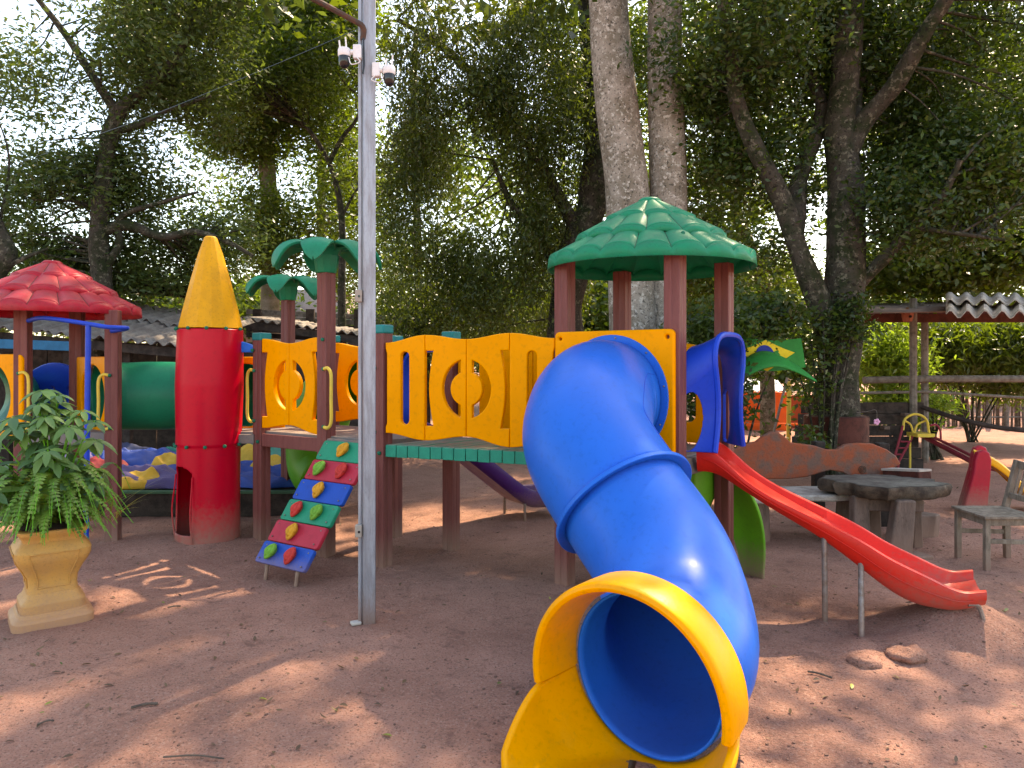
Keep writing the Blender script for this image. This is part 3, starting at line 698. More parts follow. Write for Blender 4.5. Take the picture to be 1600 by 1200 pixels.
# ------------------------------------------------------------------ light pole, cameras, cable
PX, PY = gx(576, 4.46), 4.46
lp_ = thing('lamp_post', (PX, PY, 0), 'tall grey square steel lamp post standing in front of the play structure', 'lamp post')
MB().box((PX, PY, 2.2), (.076, .076, 4.7), MA((1, .35, 0))).build('pole', DIRTY, lp_, bevel=.006)
MB().tube([(PX-.046, PY-.03, 0), (PX-.046, PY-.03, 4.2)], .0115, 8).build('conduit', DIRTY, lp_)
for z_ in (H-(462-HY)/F*4.4, H-(830-HY)/F*4.4):
    jb = MB().box((PX-.05, PY-.045, z_), (.04, .04, .075)).build('junction_box', mat('junction_box_plastic', (.33, .29, .25), .6), lp_, bevel=.004)
    MB().tube([(PX-.045, PY-.064, z_-.004), (PX-.045, PY-.067, z_-.004)], .008, 10).build('knockout', BLACK, jb)
MB().tube(catmull([at(567, 62, 4.42), at(567, 42, 4.40), at(545, 28, 4.36), at(486, -4, 4.25), at(430, -34, 4.15)], 4), .017, 8).build('lamp_arm', RUST, lp_)
MB().tube([at(568, 60, 4.40), at(569, 100, 4.40), at(567, 115, 4.40)], .006, 6).build('cable_drop', BLACK, lp_)
def seccam(cx, cy, Y, sgn, label):
    c = at(cx, cy, Y); t = thing('security_camera', c, label, 'security camera', 'security cameras on the lamp post')
    MB().lathe([(.012, .03), (.034, .03), (.038, .02), (.038, -.012), (.034, -.018)], c, 20).build('housing', WHITE, t)
    MB().lathe([(.034, -.018), (.034, -.045), (.030, -.068), (.018, -.084), (.003, -.089)], c, 20).build('lens_dome', BLACK, t, angle=80)
    for dx in (-.026, .012):
        MB().tube([c+MA((dx, .01, .02)), c+MA((dx-.008*sgn, .012, .085+.02*(dx > 0)))], .0048, 8).build('antenna', WHITE, t)
    MB().box(c+MA((.078*sgn, .01, .012)), (.05, .045, .085)).build('mount_box', WHITE, t, bevel=.006)
    MB().tube([c+MA((.034*sgn, .0, .01)), c+MA((.058*sgn, .008, .012))], .016, 10).build('arm', WHITE, t)
    MB().tube(catmull([c+MA((.08*sgn, -.02, -.03)), c+MA((.10*sgn, -.03, -.06)), c+MA((.05*sgn, -.03, -.075)), c+MA((.03*sgn, -.02, -.03))], 5), .0032, 6).build('lead', WHITE, t)
seccam(538, 84, 4.4, 1, 'white pan camera with black dome on the left side of the lamp post')
seccam(608, 112, 4.42, -1, 'white pan camera with black dome on the right side of the lamp post')
MB_c = [at(560, 45, 4.4), at(420, 105, 5.2), at(250, 175, 6.4), at(120, 222, 7.6), at(0, 265, 9), at(-80, 290, 10)]
tag(MB().tube(catmull(MB_c, 6), .002, 5).build('overhead_cable', BLACK), 'thin black cable sloping from the lamp post to the far left', 'cable')
tag(MB().box((gx(556, 4.42), 4.42, gz(gx(556, 4.42), 4.42)+.012), (.06, .05, .02), (1, .5, 0)).build('white_stone', mat('pale_stone', (.5, .45, .4), .8), bevel=.006), 'small white stone at the foot of the lamp post', 'stone')

# ------------------------------------------------------------------ leaf tools
def leaf_obj(name, C, m, parent=None, size=.08, ratio=.38, droop=.3, spread=1., seed=1, tint=None, sv=.35):
    """C: (N,3) leaf positions in world space; every leaf a small folded quad"""
    rng = np.random.RandomState(seed); N = len(C)
    d = rng.normal(size=(N, 3)); d[:, 2] = d[:, 2]*.6-droop; d /= np.linalg.norm(d, axis=1)[:, None]
    q = rng.normal(size=(N, 3)); q[:, 2] += .0; s = np.cross(d, q); s /= np.linalg.norm(s, axis=1)[:, None]; n = np.cross(s, d)
    L = size*(1+sv*rng.uniform(-1, 1, N))[:, None]; Wd = L*ratio/2
    b = C-d*L/2; t = C+d*L/2; mid = C-d*L*.06; l = mid+s*Wd+n*Wd*.35; r = mid-s*Wd+n*Wd*.35
    v = np.stack([b, l, t, r], 1).reshape(-1, 3).astype('f')
    c = v.mean(0); c[2] = v[:, 2].min(); v -= c
    me = bpy.data.meshes.new(name); me.vertices.add(4*N); me.vertices.foreach_set('co', v.ravel())
    me.loops.add(4*N); me.loops.foreach_set('vertex_index', np.arange(4*N, dtype='i'))
    me.polygons.add(N); me.polygons.foreach_set('loop_start', np.arange(0, 4*N, 4, dtype='i')); 
    me.update(calc_edges=True); me.validate()
    at_ = me.attributes.new('tint', 'FLOAT', 'FACE')
    tt = rng.uniform(0, 1, N)*.55 if tint is None else tint*.65+rng.uniform(0, 1, N)*.35
    at_.data.foreach_set('value', tt.astype('f'))
    return link(name, me, m, parent, loc=Vector([float(k) for k in c]))
def clumps(blobs, per, sig, seed, gap=.0, nscale=.8, hang=1.):
    """blobs: (centre, (rx,ry,rz), number of clumps) -> leaf positions and clump tint"""
    rng = np.random.RandomState(seed); out = []; ti = []; cc = []
    for c, r, n in blobs:
        k = 0; tries = 0
        while k < n and tries < n*6:
            tries += 1
            p = rng.normal(size=3); p /= np.linalg.norm(p); p *= rng.uniform(.15, 1)**.45
            q = (c[0]+p[0]*r[0], c[1]+p[1]*r[1], c[2]+p[2]*r[2])
            if gap > 0 and noise.noise((q[0]*nscale+seed, q[1]*nscale, q[2]*nscale)) < gap-.5: continue
            k += 1; cc.append(q); nn = max(3, int(per*rng.uniform(.6, 1.4)))
            g_ = rng.normal(size=(nn, 3))*np.array([sig, sig, sig*.7*hang])
            if hang > 1: g_[:, 2] = -np.abs(g_[:, 2]); g_[:, :2] *= .45
            out.append(np.array(q)+g_); ti.append(np.full(nn, rng.uniform(0, 1)))
    return np.concatenate(out), np.concatenate(ti), cc
def B(px, py, Y, rx, ry, rd, n): # blob from photo placement: radii rx, ry in photo pixels at that distance
    return (at(px, py, Y), (rx/F*Y, rd, ry/F*Y), n)
LF_D = leafmat('dark_leaves', (.013, .029, .008), (.056, .098, .019), (.15, .24, .012), .34)
LF_M = leafmat('mid_leaves', (.024, .046, .010), (.085, .135, .024), (.25, .36, .02), .42)
LF_W = leafmat('willowy_leaves', (.017, .031, .007), (.068, .10, .018), (.20, .27, .016), .36)
LF_L = leafmat('bright_leaves', (.06, .13, .02), (.16, .26, .04), (.42, .62, .05), .5)
LF_G = leafmat('grey_green_leaves', (.028, .050, .014), (.08, .125, .03), (.18, .26, .035), .4)
def limb(paths, m, parent, name='trunk', wob=.0, n=14):
    mb = MB()
    for P, r0, r1 in paths:
        C = catmull(P, 6); k = len(C); rr_ = []
        for i, c in enumerate(C):
            f_ = i/(k-1); rr_.append((r0+(r1-r0)*f_)*(1+wob*noise.noise((c.x*3, c.y*3, c.z*2.3))))
            c += MA((noise.noise((c.z*1.7, c.x, 1)), noise.noise((c.z*1.7, c.x, 7)), 0))*wob*r0*.5
        mb.tube(C, rr_, n)
    return mb.build(name, m, parent, angle=80)
def twigs(cc, stems, m, parent, k, seed, r=.02):
    rng = random.Random(seed); mb = MB(); sp = [q for P, a, b in stems for q in catmull(P, 5)[3:]]
    for q in rng.sample(cc, min(k, len(cc))):
        q = MA(q); near = sorted(sp, key=lambda s_: (s_-q).length+ .0)[:6]; s_ = rng.choice(near)
        d = (q-s_).length
        if d > 4.5: continue
        mid = s_.lerp(q, .5)+MA((rng.uniform(-1, 1), rng.uniform(-1, 1), rng.uniform(-.3, .8)))*d*.13
        rr_ = min(r*(.5+d*.35), .05); mb.tube(catmull([s_, mid, q], 4), [rr_*(1-.8*i/8) for i in range(9)], 5, cap=False)
    if mb.v: mb.build('twigs', m, parent, angle=80)['kind'] = 'stuff'
def tree(name, base, label, stems, blobs, m_leaf, m_bark, per=55, sig=.22, size=.085, ratio=.38, gap=.38, seed=1, droop=.3, tw=60, wob=.15, hang=1., big=None, group=None, nscale=.8, tr_=.02):
    t = thing(name, base, label, 'tree', group)
    limb(stems, m_bark, t, 'trunk', wob)
    C, ti, cc = clumps(blobs, per, sig, seed, gap, nscale, hang)
    if big:
        C2, ti2, cc2 = clumps(big[0], big[1], .30, seed+50, big[3] if len(big) > 3 else .42, .45)
        leaf_obj('upper_crown', C2, m_leaf, t, big[2], .45, .1, seed=seed+51, tint=ti2)  # unseen crown overhead, put in for shade and thinned to let sun patches through
    leaf_obj('crown', C, m_leaf, t, size, ratio, droop, seed=seed, tint=ti)
    if tw: twigs(cc, stems, m_bark, t, tw, seed, tr_)
    return t
def g0(px, Y): return MA((gx(px, Y), Y, 0))
# twin-trunked tree behind the green roof
Yt = 9.2
a_, b_ = [MA((gx(1000, Yt), Yt, -.2)), at(985, 430, Yt), at(980, 300, Yt), at(962, 150, Yt), at(950, 0, Yt), at(944, -200, Yt), at(930, -500, Yt)], [MA((gx(1036, Yt), Yt+.1, -.2)), at(1042, 430, Yt+.1), at(1044, 300, Yt+.1), at(1040, 150, Yt+.1), at(1039, 0, Yt+.1), at(1045, -200, Yt+.1), at(1075, -500, Yt+.1)]
tree('twin_trunk_tree', g0(1018, Yt), 'big tree with two thick pale spotted trunks rising behind the green roof', [(a_, .30, .22), (b_, .25, .20)],
     [B(930, -330, 8.8, 300, 180, 1.5, 70), B(1150, -380, 9.6, 300, 200, 2, 80)], LF_D, BARKP, 40, .3, .13, seed=11, tw=0, wob=.04,
     big=([(MA((1.2, 9.5, 8.2)), (3.2, 2.6, 1.5), 26), (MA((3.5, 8.5, 7.9)), (2.6, 2.4, 1.1), 15)], 38, .25, .5))
# big right-hand tree
Yr = 9.0
st = [([MA((gx(1308, Yr), Yr, -.2)), at(1306, 640, Yr), at(1315, 520, Yr), at(1322, 400, Yr), at(1322, 300, Yr), at(1312, 210, Yr), at(1322, 100, Yr-.1), at(1332, -20, Yr-.2), at(1330, -250, Yr)], .285, .12),
      ([at(1300, 560, Yr), at(1282, 480, Yr-.1), at(1250, 400, Yr-.2), at(1220, 310, Yr-.2), at(1180, 230, Yr-.3), at(1150, 150, Yr-.4), at(1140, 60, Yr-.6), at(1110, -80, Yr-.8)], .155, .06),
      ([at(1325, 240, Yr), at(1350, 190, Yr-.1), at(1400, 130, Yr-.4), at(1440, 60, Yr-.7), at(1490, -20, Yr-1), at(1560, -150, Yr-1.5)], .13, .07),
      ([at(1240, 380, Yr-.2), at(1248, 280, Yr+.1), at(1285, 180, Yr+.2), at(1260, 110, Yr+.4), at(1215, 20, Yr+.6)], .12, .05),
      ([at(1345, 440, Yr), at(1385, 400, Yr-.3), at(1425, 355, Yr-.6), at(1470, 310, Yr-.8), at(1500, 250, Yr-1)], .085, .03),
      ([at(1335, 190, Yr), at(1345, 120, Yr+.3), at(1385, 60, Yr+.5), at(1410, 0, Yr+.6)], .08, .03),
      ([at(1425, 355, Yr-.6), at(1500, 365, Yr-.8), at(1570, 375, Yr-.9)], .035, .015)]
tree('spreading_tree', g0(1308, Yr), 'large dark forking tree right of the play structure with spreading limbs', st,
     [B(1150, 60, 8.8, 130, 120, 1.2, 230), B(1240, 40, 9.6, 120, 120, 1.2, 200), B(1400, 60, 9.6, 150, 130, 1.3, 260), B(1540, 130, 9.2, 120, 160, 1.3, 330), B(1440, 260, 9.3, 110, 90, 1., 200), B(1530, 300, 8.8, 110, 90, 1, 220),
      B(1180, 300, 9.6, 90, 130, 1, 170), B(1110, 180, 9.8, 80, 150, 1, 160), B(1310, 120, 10.5, 200, 150, 1, 170), B(1420, 330, 8.6, 60, 60, .5, 60)], LF_D, BARKD, 48, .22, .078, .45, gap=.43, seed=12, tw=120, wob=.2, nscale=1.3,
     big=([(MA((3.6, 9.3, 7.6)), (3.4, 2.8, 1.2), 24), (MA((6.0, 7.6, 6.9)), (2.4, 2.6, 1.2), 24), (MA((2.0, 6.6, 6.4)), (1.8, 1.6, .7), 6)], 38, .22, .5))
# willowy dark tree filling the middle
Yw = 12.5
st = [([MA((gx(885, Yw), Yw, -.2)), at(882, 520, Yw), at(890, 440, Yw), at(905, 370, Yw), at(930, 300, Yw), at(935, 150, Yw), at(920, 0, Yw), at(900, -200, Yw)], .34, .2),
      ([at(890, 440, Yw), at(860, 400, Yw), at(840, 360, Yw), at(800, 320, Yw-.3), at(770, 250, Yw-.5)], .13, .04),
      ([at(905, 370, Yw), at(870, 300, Yw-.2), at(830, 230, Yw-.4), at(770, 150, Yw-.8), at(700, 80, Yw-1), at(620, 30, Yw-1.2)], .12, .04),
      ([at(655, 560, Yw+1), at(654, 480, Yw+1), at(652, 350, Yw+1), at(645, 200, Yw+1), at(650, 50, Yw+1)], .09, .05)]
tree('willowy_tree', g0(885, Yw), 'dark willowy tree with hanging foliage behind the middle of the bridge', st,
     [B(700, 90, 11.6, 120, 130, 1.2, 300), B(820, 110, 12, 110, 140, 1.2, 280), B(680, 280, 12.3, 90, 150, 1, 260), B(780, 330, 12.2, 90, 150, 1, 270), B(880, 240, 13, 70, 170, 1, 190), B(640, 430, 13.4, 70, 90, .8, 130), B(760, 460, 13.2, 110, 60, .8, 150), B(860, 420, 13.6, 60, 90, .6, 90)],
     LF_W, BARKD, 62, .34, .085, .3, gap=.38, seed=13, droop=1.1, tw=110, hang=2.2, wob=.2,
     big=([(MA((-1.5, 12.2, 8.2)), (3.5, 2.4, 1.4), 40), (MA((1., 11.5, 9.2)), (3, 2.2, 1.3), 28)], 34, .26, .42))
# tree on the left with forked dark limbs
Yl = 11
st = [([MA((gx(165, Yl), Yl, -.2)), at(160, 460, Yl), at(155, 380, Yl), at(160, 290, Yl), at(172, 215, Yl), at(186, 172, Yl)], .155, .11),
      ([at(186, 172, Yl), at(218, 145, Yl), at(262, 108, Yl), at(300, 40, Yl), at(320, -60, Yl)], .10, .04),
      ([at(184, 178, Yl), at(150, 128, Yl), at(108, 62, Yl), at(70, 12, Yl), at(20, -50, Yl)], .07, .03),
      ([at(178, 205, Yl), at(215, 196, Yl), at(262, 172, Yl), at(330, 150, Yl)], .06, .02),
      ([at(165, 360, Yl), at(200, 352, Yl), at(255, 370, Yl), at(300, 362, Yl), at(350, 375, Yl), at(395, 400, Yl)], .085, .025),
      ([at(160, 420, Yl), at(185, 385, Yl), at(188, 340, Yl), at(240, 320, Yl), at(310, 300, Yl)], .07, .02)]
tree('forked_tree', g0(165, Yl), 'leafy tree with dark forked limbs behind the red-roofed tower', st,
     [B(150, 60, 11, 110, 90, 1, 80), B(270, 60, 11, 110, 110, 1.2, 190), B(60, 130, 11, 60, 60, .8, 34), B(120, 330, 11.5, 110, 90, 1, 200), B(50, 300, 11.8, 70, 90, 1, 60), B(215, 270, 11.5, 70, 60, .9, 90), B(110, 430, 12.3, 140, 60, .9, 200), B(250, 420, 12, 110, 55, .8, 130), B(330, 380, 11.6, 70, 45, .7, 60), B(190, 150, 11.6, 110, 70, .8, 90), B(320, 170, 12, 60, 50, .6, 45)],
     LF_G, BARKD, 44, .23, .10, .34, gap=.46, seed=14, tw=150, wob=.22, nscale=1.2,
     big=([(MA((-5, 11, 7.8)), (2.5, 2, 1), 50)], 34, .25, .42))
# taller trunks further back on the left
Ye = 16
tree('ivy_clad_tree', g0(418, Ye), 'straight tall tree with thick ivy covered trunk behind the plastic palms', [([MA((gx(420, Ye), Ye, -.2)), at(422, 480, Ye), at(420, 330, Ye), at(415, 200, Ye), at(412, 80, Ye), at(415, -120, Ye)], .22, .13), ([at(414, 210, Ye), at(395, 190, Ye), at(370, 150, Ye)], .06, .03), ([at(416, 230, Ye), at(440, 190, Ye), at(480, 120, Ye), at(500, 60, Ye)], .06, .03)],
     [B(430, 60, 15, 110, 100, 1.5, 260), B(380, 190, 15.5, 70, 60, 1.2, 100), B(420, 340, 15.8, 30, 110, .5, 70), B(490, 170, 15.4, 60, 80, 1, 130), B(370, 240, 15.6, 70, 30, .7, 50), B(340, 310, 16.3, 110, 130, 1.5, 80), B(300, 60, 15, 160, 90, 1.5, 220), B(480, 300, 16, 90, 150, 1.5, 140), B(530, 60, 14.5, 70, 90, 1.2, 150)], LF_M, mat('light_bark', (.26, .22, .17), .9, (.12, .11, .06), 4, .8, .6, 30), 50, .32, .13, .34, gap=.44, seed=15, tw=70)
Yp = 19
tree('pale_trunk_tree', g0(502, Yp), 'slim pale trunked tree between the plastic palms and the lamp post', [([MA((gx(500, Yp), Yp, -.2)), at(502, 480, Yp), at(502, 330, Yp), at(504, 220, Yp), at(498, 80, Yp), at(500, -60, Yp)], .125, .09)],
     [B(520, 330, 18, 50, 100, 1, 60), B(560, 280, 17, 50, 110, 1, 90), B(600, 400, 18, 50, 90, 1, 90), B(540, 440, 19, 50, 40, 1, 34)], LF_M, mat('pale_bark', (.30, .25, .20), .9, (.2, .15, .11), 6, .7, .5, 30), 48, .26, .13, .34, gap=.4, seed=16, tw=40)
Yd = 14
tree('slender_dark_tree', g0(532, Yd), 'slender dark curving tree just left of the lamp post', [([MA((gx(536, Yd), Yd, -.2)), at(534, 480, Yd), at(535, 370, Yd), at(530, 310, Yd), at(512, 250, Yd), at(480, 200, Yd), at(440, 165, Yd)], .085, .03), ([at(514, 255, Yd), at(535, 215, Yd), at(560, 180, Yd), at(570, 120, Yd)], .05, .02), ([at(534, 340, Yd), at(555, 300, Yd), at(590, 260, Yd)], .035, .012)],
     [B(500, 110, 13.6, 90, 60, 1, 100), B(560, 230, 14, 45, 60, .8, 50), B(350, 100, 13, 60, 80, 1, 110)], LF_M, BARKD, 46, .22, .10, .34, gap=.4, seed=17, tw=60)
# trunk leaning at the left frame edge
tree('edge_tree', g0(-40, 9.5), 'dark tree at the left edge with one limb reaching in above the red roof', [([MA((gx(-60, 9.5), 9.5, -.2)), at(-40, 500, 9.5), at(-8, 430, 9.5), at(12, 400, 9.5), at(2, 370, 9.5), at(-30, 300, 9.5)], .14, .09), ([at(8, 418, 9.5), at(40, 402, 9.5), at(75, 388, 9.6)], .04, .015)],
     [B(-60, 180, 9.5, 90, 130, 1, 40), B(0, 330, 9.8, 40, 40, .5, 16)], LF_G, BARKD, 44, .18, .085, gap=.4, seed=18, tw=20)
# trees far right
tree('broadleaf_tree', g0(1560, 13), 'broad leaved tree behind the corrugated roof on the right', [([MA((gx(1660, 13), 13, -.2)), at(1655, 480, 13), at(1640, 380, 13), at(1600, 250, 13), at(1560, 0, 13)], .2, .1), ([at(1522, 400, 13), at(1450, 380, 12.5), at(1400, 372, 12.3), at(1360, 370, 12.2)], .06, .02)],
     [B(1540, 380, 12.5, 120, 70, 1.2, 260), B(1420, 420, 12.6, 90, 50, 1, 110), B(1580, 250, 12.5, 90, 120, 1.2, 240), B(1480, 120, 13.5, 150, 150, 1, 260)], LF_M, BARKB, 50, .22, .12, .5, gap=.40, seed=19, tw=60)
tree('hidden_grove_tree', g0(1215, 14), 'airy tree seen between the green roof and the spreading tree', [([MA((gx(1200, 14), 14, -.2)), at(1195, 470, 14), at(1170, 380, 14), at(1150, 300, 14), at(1180, 100, 14)], .14, .07)],
     [B(1120, 330, 13.5, 70, 110, 1, 190), B(1190, 440, 14, 80, 40, 1, 60), B(1110, 440, 13, 50, 70, 1, 110), B(1240, 230, 14.5, 90, 120, 1, 70), B(1110, 90, 13.5, 60, 160, 1, 230), B(890, 60, 14.5, 50, 120, 1, 120), B(1000, 200, 14, 30, 250, 1, 160)], LF_M, BARKB, 50, .22, .10, .42, gap=.42, seed=20, tw=50)
# bushes
def bush(name, base, label, blobs, m_leaf, size=.08, ratio=.4, seed=1, per=50, sig=.12, gap=.3, droop=.3, cat='bush', stem=None, hang=1., group=None):
    t = thing(name, base, label, cat, group); C, ti, cc = clumps(blobs, per, sig, seed, gap, 1.5, hang)
    leaf_obj('foliage', C, m_leaf, t, size, ratio, droop, seed=seed, tint=ti)
    rng = random.Random(seed); mb = MB(); b0 = MA(base)
    for q in rng.sample(cc, min(14, len(cc))):
        q = MA(q); mb.tube(catmull([b0+MA((rng.uniform(-.1, .1), rng.uniform(-.1, .1), 0)), b0.lerp(q, .5)+MA((0, 0, .15)), q], 4), [.02*(1-.7*i/8) for i in range(9)], 5, cap=False)
    mb.build('stems', BARKD, t, angle=80)['kind'] = 'stuff'
    return t
bush('camellia_bush', g0(1140, 8.2), 'dark glossy bush right behind the green-roofed tower with white flowers', [B(1110, 520, 8.0, 55, 50, .5, 60), B(1180, 492, 8.4, 70, 36, .5, 60), B(1120, 620, 7.8, 40, 60, .4, 55), B(1190, 560, 8.8, 70, 40, .4, 26), B(1110, 700, 7.8, 30, 50, .3, 26)], LF_D, .085, .42, 31, 40, .13)
for k, (px_, py_) in enumerate(((1107, 636), (1107, 658), (1111, 600))):
    c = at(px_, py_, 7.4); mb = MB()
    for a in range(5):
        d = MA((math.cos(a*1.257), -.3, math.sin(a*1.257)))*.022; mb.ball(c+d, (.017, .010, .017), 8)
    tag(mb.build('flower', WHITE), ['white flower in the bush, uppermost but one beside the blue hood', 'white flower in the bush, lowest beside the blue hood', 'white flower in the bush, topmost beside the blue hood'][k], 'flower', 'white flowers in the bush')
bush('trunk_ivy', g0(1290, 8.6), 'dark ivy and ferns clinging to the trunk of the spreading tree', [B(1308, 505, 8.72, 48, 45, .25, 30), B(1275, 560, 8.7, 36, 50, .25, 18), B(1262, 610, 8.6, 22, 40, .15, 8), B(1335, 500, 8.75, 25, 60, .15, 16), B(1255, 690, 8.3, 25, 20, .2, 10)], LF_D, .07, .5, 32, 34, .10, cat='ivy')
bush('mango_bush', g0(1400, 13.5), 'green bush with sunlit brightness put into its leaf colour behind the wooden posts', [B(1390, 560, 13.3, 50, 45, .6, 95), B(1420, 630, 13.5, 60, 25, .5, 50)], LF_L, .17, .26, 33, 36, .18, droop=.8)  # lit side of the bush; sunlight is put into the brighter leaf colours
bush('hedge_bush', g0(1520, 14.5), 'dense dark green hedge hanging above the bamboo fence', [B(1500, 550, 14.5, 90, 50, .9, 230), B(1580, 560, 14.3, 60, 60, .9, 170), B(1450, 540, 14.8, 50, 40, .7, 90)], LF_M, .16, .28, 34, 40, .2, droop=.9)
bush('young_shrub', g0(1460, 12), 'small yellow green shrub beside the wooden posts', [B(1455, 625, 12, 28, 25, .25, 30), B(1435, 650, 12, 20, 20, .2, 10)], LF_L, .08, .4, 35, 34, .09)
# far greenery closing the view
C, ti, cc = clumps([B(700, 520, 24, 160, 50, 2, 260), B(860, 500, 26, 120, 70, 2, 200), B(1000, 480, 27, 120, 90, 2, 200), B(1200, 470, 30, 160, 70, 3, 160), B(1500, 500, 28, 200, 130, 3, 300), B(1150, 560, 25, 120, 50, 2, 160), B(200, 480, 27, 260, 50, 3, 260), B(-200, 430, 27, 200, 90, 3, 50), B(1900, 400, 26, 260, 200, 3, 160), B(800, 300, 30, 250, 180, 3, 260), B(1150, 200, 30, 250, 200, 3, 90), B(1500, 200, 28, 200, 220, 3, 130)], 44, .5, 41, .38, .35)
tag(leaf_obj('distant_foliage', C, LF_M, None, .26, .5, .2, seed=41, tint=ti), 'mass of far trees closing the view behind the playground', kind='stuff')

# ------------------------------------------------------------------ sheds and roofs at the back
def corrugated(name, A, Bp, Cp, D, m, parent, pitch=.17, amp=.03, label=None):
    """A-B front eave, D-C ridge; waves run along A-B"""
    A, Bp, Cp, D = map(MA, (A, Bp, Cp, D)); L_ = (Bp-A).length; n = int(L_/pitch*6)
    def fn(u_, v_):
        p = A.lerp(Bp, u_).lerp(D.lerp(Cp, u_), v_); return p+MA((0, 0, amp*math.sin(u_*L_/pitch*2*math.pi)))
    return MB().grid(fn, n, 6).build(name, m, parent, solid=.008, angle=60, label=label)
sh = thing('tiled_shed', (-5.5, 10.5, 0), 'long dark open shed with grey corrugated roof behind the red-roofed tower', 'shed')
eA, eB = at(-260, 486, 9.6), at(290, 541, 9.6)
for k in range(5):
    a, b = k/5, (k+1)/5
    q0, q1 = eA.lerp(eB, a), eA.lerp(eB, b); up = MA((0, 2.6, .72-.06*k))
    o = corrugated('roof_sheet', q0-MA((0, 0, .0)), q1+MA((.05, 0, 0)), q1+up*.5+MA((.05, 0, .0)), q0+up*.5, TILE, sh)
    o = corrugated('roof_sheet', q0+up*.47+MA((0, 0, .035)), q1+up*.47+MA((.05, 0, .035)), q1+up, q0+up, TILE, sh)
for k in range(14):
    q = eA.lerp(eB, 1-(k+6)/26); MB().box(q+MA((0, 2.64, .85)), (.30, .05, .2)).build('ridge_board', DARKW, sh)
MB().bar(eA+MA((0, .15, -.14)), eB+MA((0, .15, -.10)), .08, .12).build('eave_beam', DARKW, sh, bevel=.005)
for px_ in (-30, 12, 108, 200, 285):
    x_ = gx(px_, 9.9); MB().box((x_, 9.9, .85), (.1, .1, 1.75)).build('shed_post', DARKW, sh, bevel=.006)
bb = MB().bar(at(-60, 535, 9.4), at(110, 541, 9.4), .05, .12).build('blue_beam', mat('blue_painted_beam', (.01, .13, .26), .6, None, 8, .5, .2, 40), sh, bevel=.005)
for k in range(22):
    x_ = -11.5+k*.45; MB().box((x_, 12.1, .95), (.43, .04, 1.9+.05*random.random())).build('wall_board', DARKW, sh)
s2 = thing('back_shed', (-3, 12.5, 0), 'low shed with corrugated roof and board fence behind the plastic palms', 'shed')
e0, e1 = at(375, 497, 12.5), at(655, 535, 12.5)
for k in range(4):
    q0, q1 = e0.lerp(e1, k/4), e0.lerp(e1, (k+1)/4); corrugated('roof_sheet', q0, q1+MA((.04, 0, 0)), q1+MA((.04, 1.6, .1)), q0+MA((0, 1.6, .1)), TILE, s2)
for k in range(5):
    MB().bar(at(385, 487+9*k, 14.4), at(655, 500+9*k, 14.4), .03, .10).build('fence_board', WOODG if k < 2 else DARKW, s2, bevel=.004)
for px_ in (402, 485, 560, 640): MB().box(at(px_, 515, 14.3)+MA((0, 0, -.1)), (.16, .08, 1.0)).build('fence_post', DARKW, s2, bevel=.006)
MB().bar(e0+MA((0, .12, -.1)), e1+MA((0, .12, -.1)), .06, .12).build('eave_beam', DARKW, s2)
for k in range(14):
    x_ = gx(378, 13.6)+k*.26; MB().box((x_, 13.6, .95), (.25, .03, 1.9)).build('wall_board', DARKW, s2)
for px_ in (380, 470, 560, 650): MB().box((gx(px_, 12.7), 12.7, .9), (.09, .09, 1.8)).build('shed_post', DARKW, s2)
hs = thing('far_house', at(380, 480, 30), 'pale far building with mint green panel behind the rocket cone', 'building')
MB().box(at(430, 500, 30)+MA((0, 0, -.5)), (6.0, 3, 3.2)).build('wall', PINKW, hs); MB().box(at(388, 456, 28), (.75, .1, 1.0)).build('green_panel', mat('mint_panel', (.16, .42, .30), .6), hs)
MB().add([at(525, 505, 29), at(575, 480, 29), at(640, 505, 29), at(525, 505, 32), at(575, 480, 32), at(640, 505, 32)], [(0, 1, 4, 3), (1, 2, 5, 4), (0, 2, 1), (3, 4, 5)]).build('roof', mat('dusty_pink_roof', (.45, .25, .22), .8), hs)

# ------------------------------------------------------------------ low bed and deflated bouncy castle
bd = thing('low_timber_bed', (-3.2, 8.2, 0), 'low dark platform under the crumpled tarpaulin, edged in green', 'platform')
bx0, bx1, by0, by1 = gx(130, 7.55), gx(475, 7.55), 7.55, 10.4
MB().box(((bx0+bx1)/2, (by0+by1)/2, .12), (bx1-bx0, by1-by0, .25)).build('bed_side', DARKW, bd, bevel=.01)
MB().bar((bx0-.02, by0-.005, .255), (bx1+.02, by0-.005, .255), .07, .03).build('green_edge', mat('green_edging', (.05, .12, .07), .6), bd, bevel=.006)
bc = thing('deflated_bouncy_castle', (-3.4, 9, .26), 'deflated bouncy castle, crumpled blue, purple, green and yellow vinyl', 'bouncy castle')
VC = {'blue': (.01, .055, .28), 'purple': (.11, .085, .22), 'green': (.0, .17, .12), 'yellow': (.62, .36, .04), 'navy': (.035, .05, .12), 'teal': (.04, .25, .2), 'red': (.35, .04, .04)}
